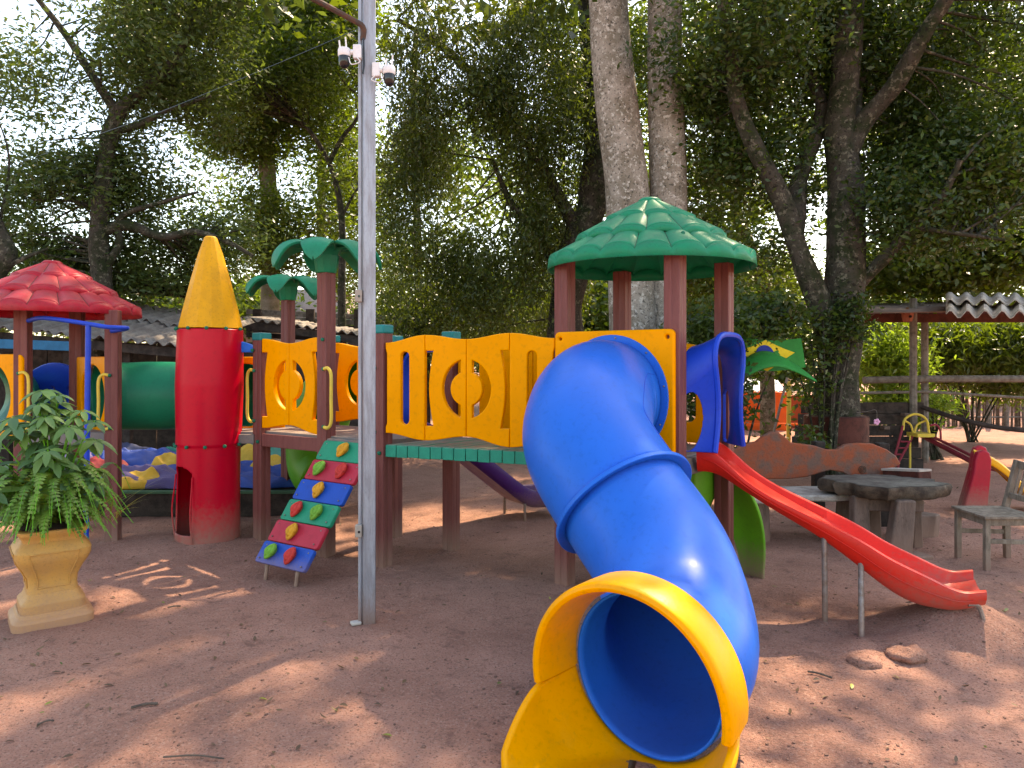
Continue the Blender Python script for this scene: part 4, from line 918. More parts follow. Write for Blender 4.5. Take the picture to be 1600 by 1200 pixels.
for i, (px_, py_, Y, wx, wy, hh, col) in enumerate([(300, 745, 8.5, 2.4, 1.2, .20, 'blue'), (235, 742, 7.95, 1.15, .5, .24, 'purple'), (215, 715, 8.8, 1.3, .8, .44, 'blue'), (285, 700, 9.2, .9, .7, .34, 'green'), (170, 690, 9.3, 1.4, .9, .42, 'navy'), (222, 738, 7.85, .5, .34, .24, 'yellow'),
        (400, 700, 9.2, 1.0, .8, .42, 'teal'), (420, 720, 8.6, .5, .3, .30, 'yellow'), (440, 745, 8.2, 1.1, .9, .16, 'blue'), (160, 730, 8.5, .8, .5, .3, 'red'), (390, 690, 9.0, .4, .5, .46, 'yellow'), (262, 722, 8.4, .4, .3, .40, 'yellow'), (340, 730, 8.3, .4, .2, .27, 'yellow'), (135, 705, 8.6, .8, .6, .42, 'purple')]):
    c = MA((gx(px_, Y), Y, .25)); sd_ = i*3.7
    def fn(u_, v_):
        x, y = (u_-.5)*wx, (v_-.5)*wy; e = max(0, 1-(abs(2*u_-1)**3+abs(2*v_-1)**3))*max(.15, .8+.5*noise.noise((x*2.6/wx+sd_, y*2.6/wy, 20)))
        rg = 1-abs(noise.noise((x*2.2+sd_, y*2.2, 1)))*2; rg2 = 1-abs(noise.noise((x*2.2+y*1.4+sd_, y*6+x*1.5, 4)))*2
        return c+MA((x*(1+.18*noise.noise((y*4, sd_, 0))), y*(1+.18*noise.noise((x*4, sd_, 9))), hh*e**.5*(.36+.32*rg)+.07*(rg2-.2)*e+.022*(1-2*abs(noise.noise((x*7+y*4, y*14+sd_, 2))))*e+.012))
    MB().grid(fn, 64, 44).build('vinyl_sheet', mat('vinyl_'+col, VC[col], .6, tuple(k*.7+.02 for k in VC[col]), 7, .4, .15, 25, topdust=.12), bc, angle=24, solid=.006)

# ------------------------------------------------------------------ urn with plants
ux, uy = gx(80, 4.55), 4.55
ur = thing('planter_urn', (ux, uy, 0), 'large ochre square urn with curved sides and stepped base', 'planter')
def sq(prof, name, m, parent, a0=R(38), rc=.18, **kw):
    n = 32; mb = MB(); vs = []
    for r, z in prof:
        for k in range(n):
            t = 2*math.pi*k/n+1e-3; ct, st_ = math.cos(t), math.sin(t); e = .32
            x = math.copysign(abs(ct)**e, ct)*r; y = math.copysign(abs(st_)**e, st_)*r
            vs.append((ux+x*math.cos(a0)-y*math.sin(a0), uy+x*math.sin(a0)+y*math.cos(a0), z))
    m_ = len(prof); mb.add(vs, [(i*n+k, i*n+(k+1) % n, (i+1)*n+(k+1) % n, (i+1)*n+k) for i in range(m_-1) for k in range(n)]+[tuple(range(n))[::-1], tuple((m_-1)*n+k for k in range(n))])
    return mb.build(name, m, parent, angle=30, **kw)
k_ = .00398/1.34
sq([(73*k_, -.05), (73*k_, .05), (70*k_, .065), (64*k_, .075), (62*k_, .095)], 'base_slab', URN, ur, bevel=.006)
sq([(58*k_, .09), (58*k_, .145), (55*k_, .155), (50*k_, .17), (46*k_, .20)], 'plinth', URN, ur, bevel=.005)
body = sq([(46*k_, .195), (44*k_, .24), (45.5*k_, .29), (54*k_, .345), (63*k_, .39), (68*k_, .425), (68.5*k_, .46), (64*k_, .485), (57*k_, .505), (53*k_, .515)], 'body', URN, ur)
sq([(54*k_, .512), (55*k_, .53), (58*k_, .545), (62*k_, .56), (63*k_, .58), (60*k_, .585), (40*k_, .58)], 'rim', URN, ur, bevel=.003)
for a in (-142, -52):   # raised frames on the two visible faces
    d = MA((math.cos(R(a)), math.sin(R(a)), 0)); t = MA((-d.y, d.x, 0)); pr = [(.47, .225), (.495, .30), (.56, .37), (.64, .43), (.655, .465)]
    zs = [.235, .29, .345, .40, .455]; rs_ = [44.4, 46, 54.5, 64.5, 69]
    pts = [MA((ux, uy, z))+d*(r*k_+.001)+t*(s_*r*k_*.62) for s_ in (-1, 1) for z, r in (zip(zs, rs_) if s_ < 0 else list(zip(zs, rs_))[::-1])]
    pts.append(pts[0]); MB().tube(pts, .0045, 6, cap=False).build('face_frame', URN, body)
LF_S = leafmat('schefflera_leaf', (.05, .13, .045), (.17, .30, .06), (.2, .34, .05), .25, .5)
LF_F = leafmat('fern_leaf', (.06, .14, .02), (.18, .30, .045), (.25, .40, .05), .3, .5)
LF_Y = leafmat('yellow_leaf', (.45, .42, .05), (.6, .5, .06), (.5, .5, .05), .3)
def leafblade(P, d, n_, L_, w_, mb, cup=.25, segs=5, curl=.25):
    s_ = d.cross(n_).normalized(); n_ = s_.cross(d).normalized(); b = len(mb.v); vs = []
    for i in range(segs+1):
        t = i/segs; ww = w_*math.sin(math.pi*min(1, .06+t*.94))**.75*(1-.25*t); c = P+d*(L_*t)-n_*(L_*curl*t*t)
        vs += [c-s_*ww/2+n_*ww*cup, c, c+s_*ww/2+n_*ww*cup]
    mb.add(vs, [(3*i+j, 3*i+j+1, 3*i+4+j, 3*i+3+j) for i in range(segs) for j in (0, 1)])
def with_tint(o, lo, hi, chunk):
    me = o.data; n = len(me.polygons); a = me.attributes.new('tint', 'FLOAT', 'FACE'); rng = np.random.RandomState(n)
    a.data.foreach_set('value', np.repeat(rng.uniform(lo, hi, n//chunk+1), chunk)[:n].astype('f')); return o
top = MA((ux, uy, .58))
sc = thing('schefflera_plant', top, 'leafy umbrella plant with whorled blue green leaves in the ochre urn', 'plant')
rng = random.Random(5); LV = []; mbs = MB(); stm = MB(); yl = MB()
for i in range(74):
    a = rng.uniform(0, 2*math.pi); rr_ = rng.uniform(.03, .34); hgt = rng.uniform(.12, .83)*(1-.35*rr_/.34)
    c = top+MA((-.02+rr_*math.cos(a)*1.05, rr_*math.sin(a)*.8-.03, .06+hgt)); out = (c-top-MA((0, 0, .2))).normalized()
    stm.tube(catmull([top+MA((rng.uniform(-.06, .06), rng.uniform(-.05, .05), -.02)), top.lerp(c, .55)+MA((0, 0, .07)), c], 4), .004, 5)
    up = (out*.55+MA((0, -.25, .7))).normalized(); x = up.cross(MA((.3, 1, .1))).normalized(); y = up.cross(x); k0 = rng.uniform(0, 6); nl = rng.choice((6, 7, 7, 8)); sz = rng.uniform(.09, .145)
    for j in range(nl):
        t = k0+2*math.pi*j/nl; d = (x*math.cos(t)+y*math.sin(t)-up*.22).normalized()
        LV.append((c+d*.012, d, up, sz*rng.uniform(.8, 1.1), i in (7, 20) and j < 4))
LM = []
for k in range(4):
    mb = MB(); leafblade(MA((0, 0, 0)), MA((1, 0, 0)), MA((0, 0, 1)), 1, .46, mb, .16, 4, .15+.1*k); m_ = mb.mesh('leaf', 70)
    m_.attributes.new('tint', 'FLOAT', 'FACE').data.foreach_set('value', [(.1, .4, .7, .5)[k]]*len(m_.polygons)); m_.materials.append(LF_Y if k == 3 else LF_S); LM.append(m_)
LV.sort(key=lambda q: (not q[4], q[0].y)); rest = MB()
for i, (P_, d, up, L_, y_) in enumerate(LV):
    if i < 300:
        s_ = up.cross(d).normalized(); n_ = d.cross(s_).normalized(); o = link('leaf', LM[3 if y_ else rng.randrange(3)], None, sc, loc=P_, rot=Matrix((d.normalized(), s_, n_)).transposed().to_euler()); o.scale = (L_, L_, L_)
    else: leafblade(P_, d, up, L_, L_*.46, rest, .16, 4, .25)
with_tint(rest.build('back_leaves', LF_S, sc, angle=70), 0, 1, 8)['kind'] = 'stuff'; stm.build('stems', LIME, sc)['kind'] = 'stuff'
fe = thing('fern', top+MA((.1, -.05, 0)), 'dense green sword fern spilling over the rim of the ochre urn', 'fern')
mbf = MB(); mst = MB()
for i in range(210):
    a = rng.uniform(-math.pi, math.pi); L_ = rng.uniform(.24, .50); d = MA((math.cos(a), math.sin(a)*.9, 0)); rise = rng.uniform(.10, .36)
    if math.sin(a) > .3 and rng.random() < .5: continue
    base = top+MA((rng.uniform(-.1, .12), rng.uniform(-.1, .08), 0)); ntw = 22; pts = []
    for j in range(ntw+1):
        t = j/ntw; pts.append(base+d*(L_*t)+MA((0, 0, rise*math.sin(t*math.pi*.72)*1.25-.17*t*t)))
    mst.tube(pts[::2], .0018, 4, cap=False)
    mbf = MB()
    for j in range(2, ntw):
        t = j/ntw; tg = (pts[j+1]-pts[j-1]).normalized(); s_ = tg.cross(MA((0, 0, 1))).normalized(); up = s_.cross(tg)
        wl_ = .050*math.sin(math.pi*min(1, .15+t*.9))**.7*(1.1-t*.3)
        for sg in (-1, 1):
            dd_ = (s_*sg+tg*.25-up*.15).normalized(); p = pts[j]; wv = tg*(.0085)
            mbf.add([p-wv, p+dd_*wl_*.55-wv*1.1, p+dd_*wl_, p+dd_*wl_*.5+wv*1.1, p+wv], [(0, 1, 2, 3, 4)])
    t0_ = rng.uniform(0, .7); with_tint(mbf.build('frond', LF_F, fe, angle=70), t0_, t0_+.3, 6)
mst.build('frond_ribs', LIME, fe)['kind'] = 'stuff'
yg = thing('spiky_plant', top+MA((-.3, .1, 0)), 'thin yellow green strap leaves at the left of the urn', 'plant'); mb = MB()
for i in range(60):
    a = rng.uniform(-2.6, .9); d = MA((math.cos(a), math.sin(a), 0)); L_ = rng.uniform(.2, .42); b = top+MA((-.18+rng.uniform(-.1, .1)+(.42 if i % 3 == 0 else 0), .12, .0)); h_ = rng.uniform(.2, .5)
    leafblade(b, (d*.5+MA((0, 0, h_*2))).normalized(), (MA((0, 0, 1))-d*.6).normalized()*-1, L_*1.1, .012, mb, .1, 7, -.45)
with_tint(mb.build('strap_leaves', leafmat('strap_leaf', (.20, .24, .04), (.50, .42, .08), (.4, .4, .05), .3), yg, angle=70), 0, 1, 14)
tag(MB().lathe([(.02, 0), (.17, 0), (.19, .01), (.1, .05), (.01, .06)], top+MA((0, 0, 0)), 16).build('potting_soil', SOIL), 'dark soil mounded in the ochre urn', 'soil')

# ------------------------------------------------------------------ right side furniture
def logslab(name, c, rx, ry, z0, z1, m, parent, seed, n=40, rough=.14, bev=.012, rot=0, label=None):
    mb = MB(); vs = []
    for z, s_ in ((z0, .93), (z0+.2*(z1-z0), .985), (z0+.75*(z1-z0), 1.0), (z1, .975)):
        for k in range(n):
            a = 2*math.pi*k/n; r = 1+rough*noise.noise((math.cos(a)*1.6+seed, math.sin(a)*1.6, z*1.5))+.35*rough*noise.noise((math.cos(a)*6+seed, math.sin(a)*6, z*3))
            x, y = rx*r*s_*math.cos(a), ry*r*s_*math.sin(a); vs.append((c[0]+x*math.cos(rot)-y*math.sin(rot), c[1]+x*math.sin(rot)+y*math.cos(rot), z))
    mb.add(vs, [(i*n+k, i*n+(k+1) % n, (i+1)*n+(k+1) % n, (i+1)*n+k) for i in range(3) for k in range(n)]+[tuple(range(n))[::-1], tuple(3*n+k for k in range(n))])
    return mb.build(name, m, parent, angle=40, bevel=bev, label=label)
tx, ty = gx(1376, 6.35), 6.35
tb = thing('log_table', (tx, ty, 0), 'low rustic table made from a thick slice of tree trunk', 'table')
o = logslab('tabletop', (tx, ty), .50, .34, .455, .565, TABW, tb, 3, 56, .42)
logslab('top_face', (tx, ty), .475, .32, .566, .569, TABT, o, 3, 56, .42, 0)
def slableg(a, b, wd_, th, m, parent, name='leg'):
    return MB().bar(a, b, wd_, th, (0, 1, 0)).build(name, m, parent, bevel=.012)
LEGW = mat('dusty_log_legs', (.19, .13, .105), .85, (.11, .075, .06), 12, .8, .5, 25, dust=.25, stretch=(1, 1, .3))
for (x0, x1, yy, w1) in ((1412, 1402, 6.05, .19), (1342, 1344, 6.25, .15), (1428, 1430, 6.4, .09), (1362, 1364, 6.6, .12)):
    a = MA((gx(x0, yy), yy, .46)); b = MA((gx(x1, yy), yy, gz(gx(x1, yy), yy)-.05)); mb = MB()
    d = .06
    mb.add([a+MA((-w1*.4, -d, 0)), a+MA((w1*.4, -d, 0)), a+MA((w1*.4, d, 0)), a+MA((-w1*.4, d, 0)), b+MA((-w1*.55, -d, 0)), b+MA((w1*.5, -d, 0)), b+MA((w1*.5, d, 0)), b+MA((-w1*.55, d, 0))], [(0, 3, 2, 1), (4, 5, 6, 7), (0, 1, 5, 4), (1, 2, 6, 5), (2, 3, 7, 6), (3, 0, 4, 7)])
    mb.build('leg', LEGW, tb, bevel=.015)
MB().bar((gx(1345, 6.3), 6.25, .38), (gx(1440, 6.3), 6.3, .36), .08, .10).build('stretcher', LEGW, tb, bevel=.01)
bn = thing('carved_bench', (gx(1280, 6.9), 6.9, 0), 'rustic bench with wavy red brown slab back and grey plank seat', 'bench')
outl = [(1120, 702), (1150, 700), (1168, 692), (1180, 690), (1190, 682), (1203, 674), (1215, 675), (1226, 683), (1234, 691), (1250, 693), (1272, 696), (1290, 702), (1306, 702), (1320, 694), (1340, 692), (1362, 693), (1384, 702), (1398, 712), (1405, 724), (1392, 733), (1380, 738), (1378, 747), (1350, 750), (1328, 745), (1316, 738), (1296, 734), (1280, 738), (1262, 744), (1230, 748), (1180, 748), (1120, 748)]
Yb = 7.0; L_ = [(gx(x, Yb), H-(y-HY)/F*Yb) for x, y in outl][::-1]
bkr = plate('backrest', [L_], .06, (0, Yb, 0), (1, 0, 0), (0, 0, 1), BENCHR, bn, .012)
for r_ in (.035, .022, .01): MB().tube([(gx(1345, Yb)+r_*math.cos(t), Yb-.033, H-(733-HY)/F*Yb+r_*math.sin(t)) for t in np.linspace(0, 2*math.pi, 20)], .003, 5).build('wood_knot', TABW, bkr)
mb = MB(); seat = [(1130, 770), (1160, 768), (1240, 764), (1320, 764), (1345, 766), (1345, 800), (1320, 797), (1260, 799), (1230, 800), (1200, 806), (1165, 812), (1130, 812)]
Ls_ = [(gx(1130, 6.5), 6.85), (gx(1345, 6.5), 6.9), (gx(1370, 6.4), 6.5), (gx(1300, 6.4), 6.38), (gx(1240, 6.3), 6.42), (gx(1205, 6.3), 6.3), (gx(1160, 6.2), 6.22), (gx(1120, 6.2), 6.2)]
n = len(Ls_); mb.add([(x, y, .375) for x, y in Ls_]+[(x, y, .43) for x, y in Ls_], [tuple(range(n)), tuple(range(n, 2*n))[::-1]]+[((k+1) % n, k, n+k, n+(k+1) % n) for k in range(n)])
mb.build('seat', BENCHG, bn, bevel=.015)
MB().bar(at(1388, 742, 6.9), at(1446, 746, 6.5), .14, .13).build('armrest', MARW, bn, bevel=.008)
MB().bar(at(1386, 732, 6.9)+MA((0, 0, -.005)), at(1446, 735, 6.5)+MA((0, 0, 0)), .145, .02).build('armrest_top', mat('worn_pale_wood', (.45, .38, .33), .7, None, 12, .6, .3, 40), bn)
for (x_, y_) in ((1175, 6.6), (1330, 6.75), (1436, 6.75)):
    logslab('stump_leg', (gx(x_, y_), y_), .15, .13, -.03, .372 if x_ < 1400 else .2, LEGW, bn, x_, 20, .3, .01)
MB().box((gx(1275, 7.4), 7.35, .35), (.10, .12, .9)).build('back_prop', DARKW, bn, bevel=.01); MB().box((gx(1370, 7.3), 7.2, .35), (.10, .12, .9)).build('back_prop', DARKW, bn, bevel=.01)
tag(MB().box((gx(1430, 6.0), 6.0, gz(gx(1430, 6), 6)+.005), (.22, .17, .05), (1, .3, 0)).build('flat_stone', LEGW, bevel=.012), 'flat dusty stone beside the foot of the log table', 'stone')
# chair, facing left
cx0, cyy = gx(1556, 5.8), 5.8
ch = thing('wooden_chair', (cx0, cyy, 0), 'weathered grey wooden chair with slatted back at the right edge', 'chair')
def cp(a, b, z): return MA((cx0+a, cyy+b, z))            # a along the seat depth (left = front), b across
for b_2 in (-.18, .18):
    g_ = -.04
    MB().bar(cp(-.19, b_2, g_), cp(-.19, b_2, .40), .04, .04).build('leg', CHAIRW, ch, bevel=.004)
    MB().tube([cp(.20, b_2, g_), cp(.20, b_2, .42), cp(.31, b_2, .80)], .001, 4)
    mb = MB(); q = [(.19, g_), (.235, g_), (.225, .42), (.315, .79), (.275, .80), (.175, .42)]
    mb.add([cp(x, b_2-.02, z) for x, z in q]+[cp(x, b_2+.02, z) for x, z in q], [tuple(range(6)), tuple(range(6, 12))[::-1]]+[((k+1) % 6, k, 6+k, 6+(k+1) % 6) for k in range(6)])
    mb.build('leg', CHAIRW, ch, bevel=.004)
    MB().bar(cp(-.17, b_2, .22), cp(.19, b_2, .21), .02, .035).build('side_rail', CHAIRW, ch, bevel=.003)
    MB().bar(cp(-.17, b_2, .365), cp(.18, b_2, .365), .022, .05).build('apron', CHAIRW, ch, bevel=.003)
for a_2 in (-.19, .2): MB().bar(cp(a_2, -.16, .365), cp(a_2, .16, .365), .022, .05).build('apron', CHAIRW, ch, bevel=.003)
for k in range(4): MB().bar(cp(-.225, -.165+k*.11, .405+.001*(k % 2)), cp(.2, -.165+k*.11, .405+.001*(k % 2)), .104, .02).build('seat_slat', CHAIRW, ch, bevel=.003)
MB().bar(cp(.293, -.16, .76), cp(.293, .16, .76), .025, .06).build('top_rail', CHAIRW, ch, bevel=.004); MB().bar(cp(.226, -.16, .51), cp(.226, .16, .51), .025, .045).build('lower_rail', CHAIRW, ch, bevel=.004)
for k in range(5): MB().bar(cp(.232, -.12+k*.06, .53), cp(.286, -.12+k*.06, .735), .026, .012, (0, 1, 0)).build('back_slat', CHAIRW, ch, bevel=.002)
# toddler slide
Yk = 7.6; kx = gx(1528, Yk)
KR = mat('toddler_red_plastic', (.36, .012, .03), .45, (.27, .02, .03), 6, .4, .08, 60, dust=.35); KY = mat('toddler_yellow_plastic', (.72, .36, .02), .4, (.55, .28, .03), 6, .4, .06, 60, dust=.1)
kd = thing('toddler_slide', (kx+.3, Yk, 0), 'small red and yellow plastic toddler slide behind the wooden chair', 'toddler slide')
for i, yy in enumerate((Yk, Yk+.42)):
    xo = (0 if i == 0 else .24)
    Lp = [(-.20, -.03), (.07, -.03), (.115, .42), (.125, .58), (.10, .66), (.045, .685), (-.015, .66), (-.045, .58), (-.06, .45)]
    plate('side_panel', [[(kx+xo+a, b) for a, b in Lp]], .07, (0, yy, 0), (1, 0, 0), (0, 0, 1), KR, kd, .015)
for k in range(3): MB().bar((kx-.06+.03*k+.05, Yk+.03, .12+.15*k), (kx+.18+.03*k, Yk+.40, .12+.15*k), .12, .045).build('step', KR, kd, bevel=.01)
def kslide(u_, v_):
    s = v_; x = .08+.62*s; z = .58-.05*s-.5*(s**1.5) if s > .0 else .58
    sec = [(-.02, 0), (-.02, .07), (.0, .085), (.025, .075), (.04, .02), (.17, 0), (.30, .02), (.315, .075), (.34, .085), (.36, .07), (.36, 0)]
    q = u_*10; i = min(int(q), 9); f_ = q-i; d = sec[i][0]*(1-f_)+sec[i+1][0]*f_; hz = sec[i][1]*(1-f_)+sec[i+1][1]*f_
    return MA((kx+x+d*.35, Yk+.05+d, max(z, .05)+hz-.03))
MB().grid(kslide, 20, 24).build('chute', KY, kd, solid=.012, angle=50)
# old metal slide with ladder
Ym = 10.8; REDM = mat('faded_red_metal', (.30, .03, .05), .5, (.2, .05, .05), 20, .5, .1, 60); 
ms_ = thing('metal_slide', (gx(1440, Ym), Ym, 0), 'old red and yellow metal slide with looped ladder rails', 'metal slide')
MB().tube(catmull([at(1411, 672, Ym), at(1414, 655, Ym), at(1430, 647, Ym), at(1447, 655, Ym), at(1452, 678, Ym)], 5), .018, 8).build('top_loop', YRAIL, ms_)
MB().tube(catmull([at(1413, 657, Ym+.05), at(1423, 664, Ym+.05), at(1427, 680, Ym+.05)], 5), .015, 8).build('inner_loop', YRAIL, ms_); MB().tube(catmull([at(1447, 657, Ym+.05), at(1433, 664, Ym+.05), at(1428, 680, Ym+.05)], 5), .015, 8).build('inner_loop', YRAIL, ms_)
MB().bar(at(1425, 679, Ym), at(1452, 679, Ym), .3, .05).build('platform', YRAIL, ms_); MB().tube([at(1422, 680, Ym), MA((gx(1422, Ym), Ym, -.05))], .015, 8).build('front_pole', YRAIL, ms_)
for a, b in (((1411, 665), (1398, 714)), ((1427, 680), (1404, 722))): MB().tube([at(*a, Ym), at(*b, Ym), at(b[0]-2, b[1]+18, Ym)], .018, 8).build('ladder_rail', REDM, ms_)
for k in range(3): MB().tube([at(1407-3*k, 690+10*k, Ym), at(1420-6*k, 690+10*k, Ym)], .014, 6).build('rung', REDM, ms_)
for dy in (0, .4): MB().tube([at(1452, 680, Ym)+MA((0, dy, 0)), at(1490, 698, Ym-.6)+MA((0, dy, 0)), at(1530, 718, Ym-1.2)+MA((0, dy, 0)), at(1560, 735, Ym-1.6)+MA((0, dy, 0))], .022, 8).build('slide_rail', REDM, ms_)
MB().add([at(1452, 683, Ym), at(1452, 683, Ym)+MA((0, .4, 0)), at(1560, 738, Ym-1.6)+MA((0, .4, 0)), at(1560, 738, Ym-1.6)], [(0, 1, 2, 3)]).build('chute', REDM, ms_, solid=.01)
MB().tube(catmull([at(1453, 665, Ym), at(1463, 664, Ym), at(1469, 672, Ym), at(1470, 688, Ym)], 5), .015, 8).build('hand_rail', REDM, ms_)
# climbing wall of dark boards
cw = thing('board_climbing_wall', (gx(1340, 10.9), 10.9, 0), 'dark leaning wall of boards with small wooden footholds by the tree', 'climbing wall')
for k in range(6):
    z_ = .07+.165*k; ins = 6*k; x0, x1 = gx(1228+ins, 10.9), gx(1442-2*k, 10.9)
    MB().bar((x0, 10.9+.03*k, z_), (x1, 10.9+.03*k, z_), .04, .16).build('board', DARKW, cw, bevel=.006)
for px_, py_ in ((1345, 682), (1383, 668), (1352, 655), (1415, 648), (1290, 690), (1268, 665), (1322, 700)): MB().box(at(px_, py_, 10.9)+MA((0, .0, 0)), (.09, .12, .05)).build('foothold', LEGW, cw, bevel=.006)
MB().bar(at(1350, 640, 11.1), at(1442, 640, 11.1), .05, .22).build('top_board', DARKW, cw)
# painted collar at the foot of the spreading tree
tag(MB().lathe([(.34, .52), (.37, .53), (.37, .93), (.345, .94)], (gx(1306, Yr), Yr, 0), 28).build('tree_collar', MARW), 'maroon painted band round the foot of the spreading tree', 'tree band')
# open pergola
pg = thing('open_shelter', (gx(1480, 11.3), 11.3, 0), 'open timber shelter with thin posts and roofing sheets on the right', 'shelter')
for px_, yy, zt in ((1428, 11, 2.55), (1446, 11.5, 2.5), (1640, 11, 2.5)): MB().tube(catmull([MA((gx(px_, yy), yy, -.1)), MA((gx(px_-1, yy), yy, 1.2)), MA((gx(px_-1, yy), yy, zt))], 4), .055, 8).build('post', WOODG, pg)
MB().bar(at(1235, 497, 11.2), at(1660, 497, 11.2), .09, .13).build('roof_beam', MARW, pg, bevel=.006)
MB().bar(at(1235, 490, 12.4), at(1660, 490, 12.4), .09, .13).build('roof_beam', MARW, pg)
o = MB().add([at(1232, 491, 10.3), at(1480, 487, 10.3), at(1480, 472, 12.6), at(1232, 478, 12.6)], [(0, 1, 2, 3)]).build('flat_sheet', mat('brown_roof_sheet', (.16, .11, .09), .7, None, 8, .5, .2, 40), pg, solid=.02)
corrugated('roof_sheet', at(1478, 491, 9.3), at(1720, 493, 9.3), at(1720, 474, 10.4), at(1478, 472, 10.4), mat('pale_roof_sheet', (.42, .37, .32), .8, (.25, .2, .17), 5, .8, .4, 40), pg, .22, .05)
corrugated('roof_sheet', at(1478, 478, 9.9)+MA((0, 0, .05)), at(1720, 480, 9.9)+MA((0, 0, .05)), at(1720, 462, 11.2), at(1478, 460, 11.2), MATS['pale_roof_sheet'], pg, .22, .04)
for y_, px0 in ((592, 1350), (612, 1345)):
    MB().tube([at(px0, y_+2, 11.3), at(1450, y_, 11.4), at(1640, y_+(0 if y_ < 600 else 12), 11.5)], .055 if y_ < 600 else .022, 8).build('rail', WOODG, pg)
# birdhouse
bp_ = at(1418, 495, 10.8); bi = thing('birdhouse', bp_, 'small terracotta birdhouse with round hole hanging on the shelter post', 'birdhouse')
BH = mat('terracotta', (.36, .13, .08), .75, None, 12, .4, .2, 60)
MB().lathe([(.06, -.07), (.078, 0), (.082, .05), (.07, .06)], bp_, 6, .5).build('box', BH, bi, angle=20); MB().lathe([(.105, .05), (.10, .065), (.05, .1), (.022, .115), (.02, .14), (.005, .145)], bp_, 16).build('lid', mat('lid_brown', (.22, .10, .05), .7), bi)
MB().tube([bp_+MA((0, -.085, -.0)), bp_+MA((0, -.06, 0))], .02, 10).build('entrance_hole', BLACK, bi)
# bamboo fence far right
bf = thing('bamboo_fence', (gx(1560, 18), 18, 0), 'brown bamboo cane fence at the far right end of the yard', 'fence')
cane = MB().tube([(0, 0, 0), (.01, 0, .5), (0, 0, 1.15)], .022, 6).mesh('cane'); CM = mat('bamboo_cane', (.20, .13, .09), .8, (.08, .055, .04), 14, .9, .3, 40); cane.materials.append(CM)
rng = random.Random(3)
for k in range(95):
    x_ = gx(1470, 18)+k*.052; link('cane', cane, None, bf, loc=(x_, 18+rng.uniform(-.05, .05), -.05+rng.uniform(-.1, .05)), rot=(rng.uniform(-.04, .04), rng.uniform(-.06, .06), rng.uniform(0, 6)))
for k in range(4): MB().tube([(gx(1545+k*28, 17.6), 17.6, -.1), (gx(1545+k*28, 17.6), 17.6, 1.3)], .05, 8).build('fence_post', WOODG, bf)
MB().tube([(gx(1440, 17.8), 17.8, .25), (gx(1800, 17.8), 17.8, .25)], .02, 6).build('rail', WOODG, bf); MB().tube([(gx(1440, 17.8), 17.8, .75), (gx(1800, 17.8), 17.8, .75)], .02, 6).build('rail', WOODG, bf)
tag(MB().tube(catmull([at(1440, 636, 11), at(1500, 655, 10.6), at(1560, 668, 10.4), at(1640, 676, 10.2)], 5), .035, 8).build('fallen_pole', DARKW), 'dark wooden pole leaning low across the right background', 'pole')
# orange hut, poles, flag, green canopy leaf
oh = thing('orange_hut', (gx(1200, 17), 17, 0), 'small bright orange walled hut with white awning beyond the tree', 'hut')
MB().box((gx(1192, 17), 17.5, .40), (1.15, 1, .96)).build('wall', ORANGE, oh, bevel=.01); MB().box((gx(1262, 17.6), 17.9, .32), (1.0, .2, .9)).build('side_wall', mat('rust_wall', (.30, .07, .03), .8), oh)
corrugated('awning', at(1160, 612, 16.2), at(1228, 612, 16.2), at(1215, 594, 17.6), at(1160, 592, 17.6), WHITE, oh, .12, .02)
MB().bar(at(1150, 663, 16), at(1290, 663, 16), .04, .05).build('orange_rail', ORANGE, oh)
tag(MB().tube([at(1233, 596, 12), at(1232, 690, 12), at(1232, 718, 12)], .035, 10).build('yellow_pole', YRAIL), 'upright yellow pole left of the spreading tree', 'pole')
tag(MB().tube([at(1230, 590, 11.6), at(1208, 680, 11.6), at(1200, 720, 11.6)], .022, 8).build('leaning_pole', STEEL), 'grey metal pole leaning beside the orange hut', 'pole')
LG = mat('green_canopy_leaf', (.03, .34, .07), .5, (.03, .2, .05), 5, .4, .1, 40, trans=.35)
gl = thing('green_canopy', at(1210, 575, 8.2), 'bright green drooping canopy leaf hanging beside the spreading tree', 'canopy')
cpts = catmull([at(1135, 612, 7.7), at(1160, 588, 7.7), at(1190, 571, 7.7), at(1215, 566, 7.7), at(1240, 574, 7.7), at(1262, 586, 7.7), at(1276, 596, 7.7)], 5)
def cf(u_, v_):
    i = min(int(u_*(len(cpts)-1)), len(cpts)-1); p = cpts[i]; w_ = .75*math.sin(math.pi*(.08+.88*u_))
    return p+MA((0, .5*v_*w_, (.16*math.sin(v_*math.pi/2)-.06*(1-v_)**3)*w_))
MB().grid(cf, 30, 8).build('canopy_sheet', LG, gl, solid=.012, angle=60)
# flag
fl_ = thing('brazil_flag', at(1200, 555, 8.5), 'green flag with yellow diamond and blue disc, partly hidden by leaves', 'flag')
fo = at(1200, 552, 8.12)
def fwv(x, z): return fo+MA((x, .03*math.sin(x*9+z*4), z-.03*math.cos(x*5)))
def flat(name, pts, m, off, nn=1):
    mb = MB(); c = sum((MA((p[0], p[1], 0)) for p in pts), MA((0, 0, 0)))/len(pts); vs = [fwv(c.x, c.y)+MA((0, -off, 0))]; k = len(pts)
    for r_ in (.5, 1): vs += [fwv(c.x+(p[0]-c.x)*r_, c.y+(p[1]-c.y)*r_)+MA((0, -off, 0)) for p in pts]
    fs = [(0, 1+i, 1+(i+1) % k) for i in range(k)]+[(1+i, 1+k+i, 1+k+(i+1) % k, 1+(i+1) % k) for i in range(k)]
    mb.add(vs, fs); return mb.build(name, m, fl_, angle=60)
def edge(poly, n=8): return [(poly[i][0]+(poly[(i+1) % len(poly)][0]-poly[i][0])*k/n, poly[i][1]+(poly[(i+1) % len(poly)][1]-poly[i][1])*k/n) for i in range(len(poly)) for k in range(n)]
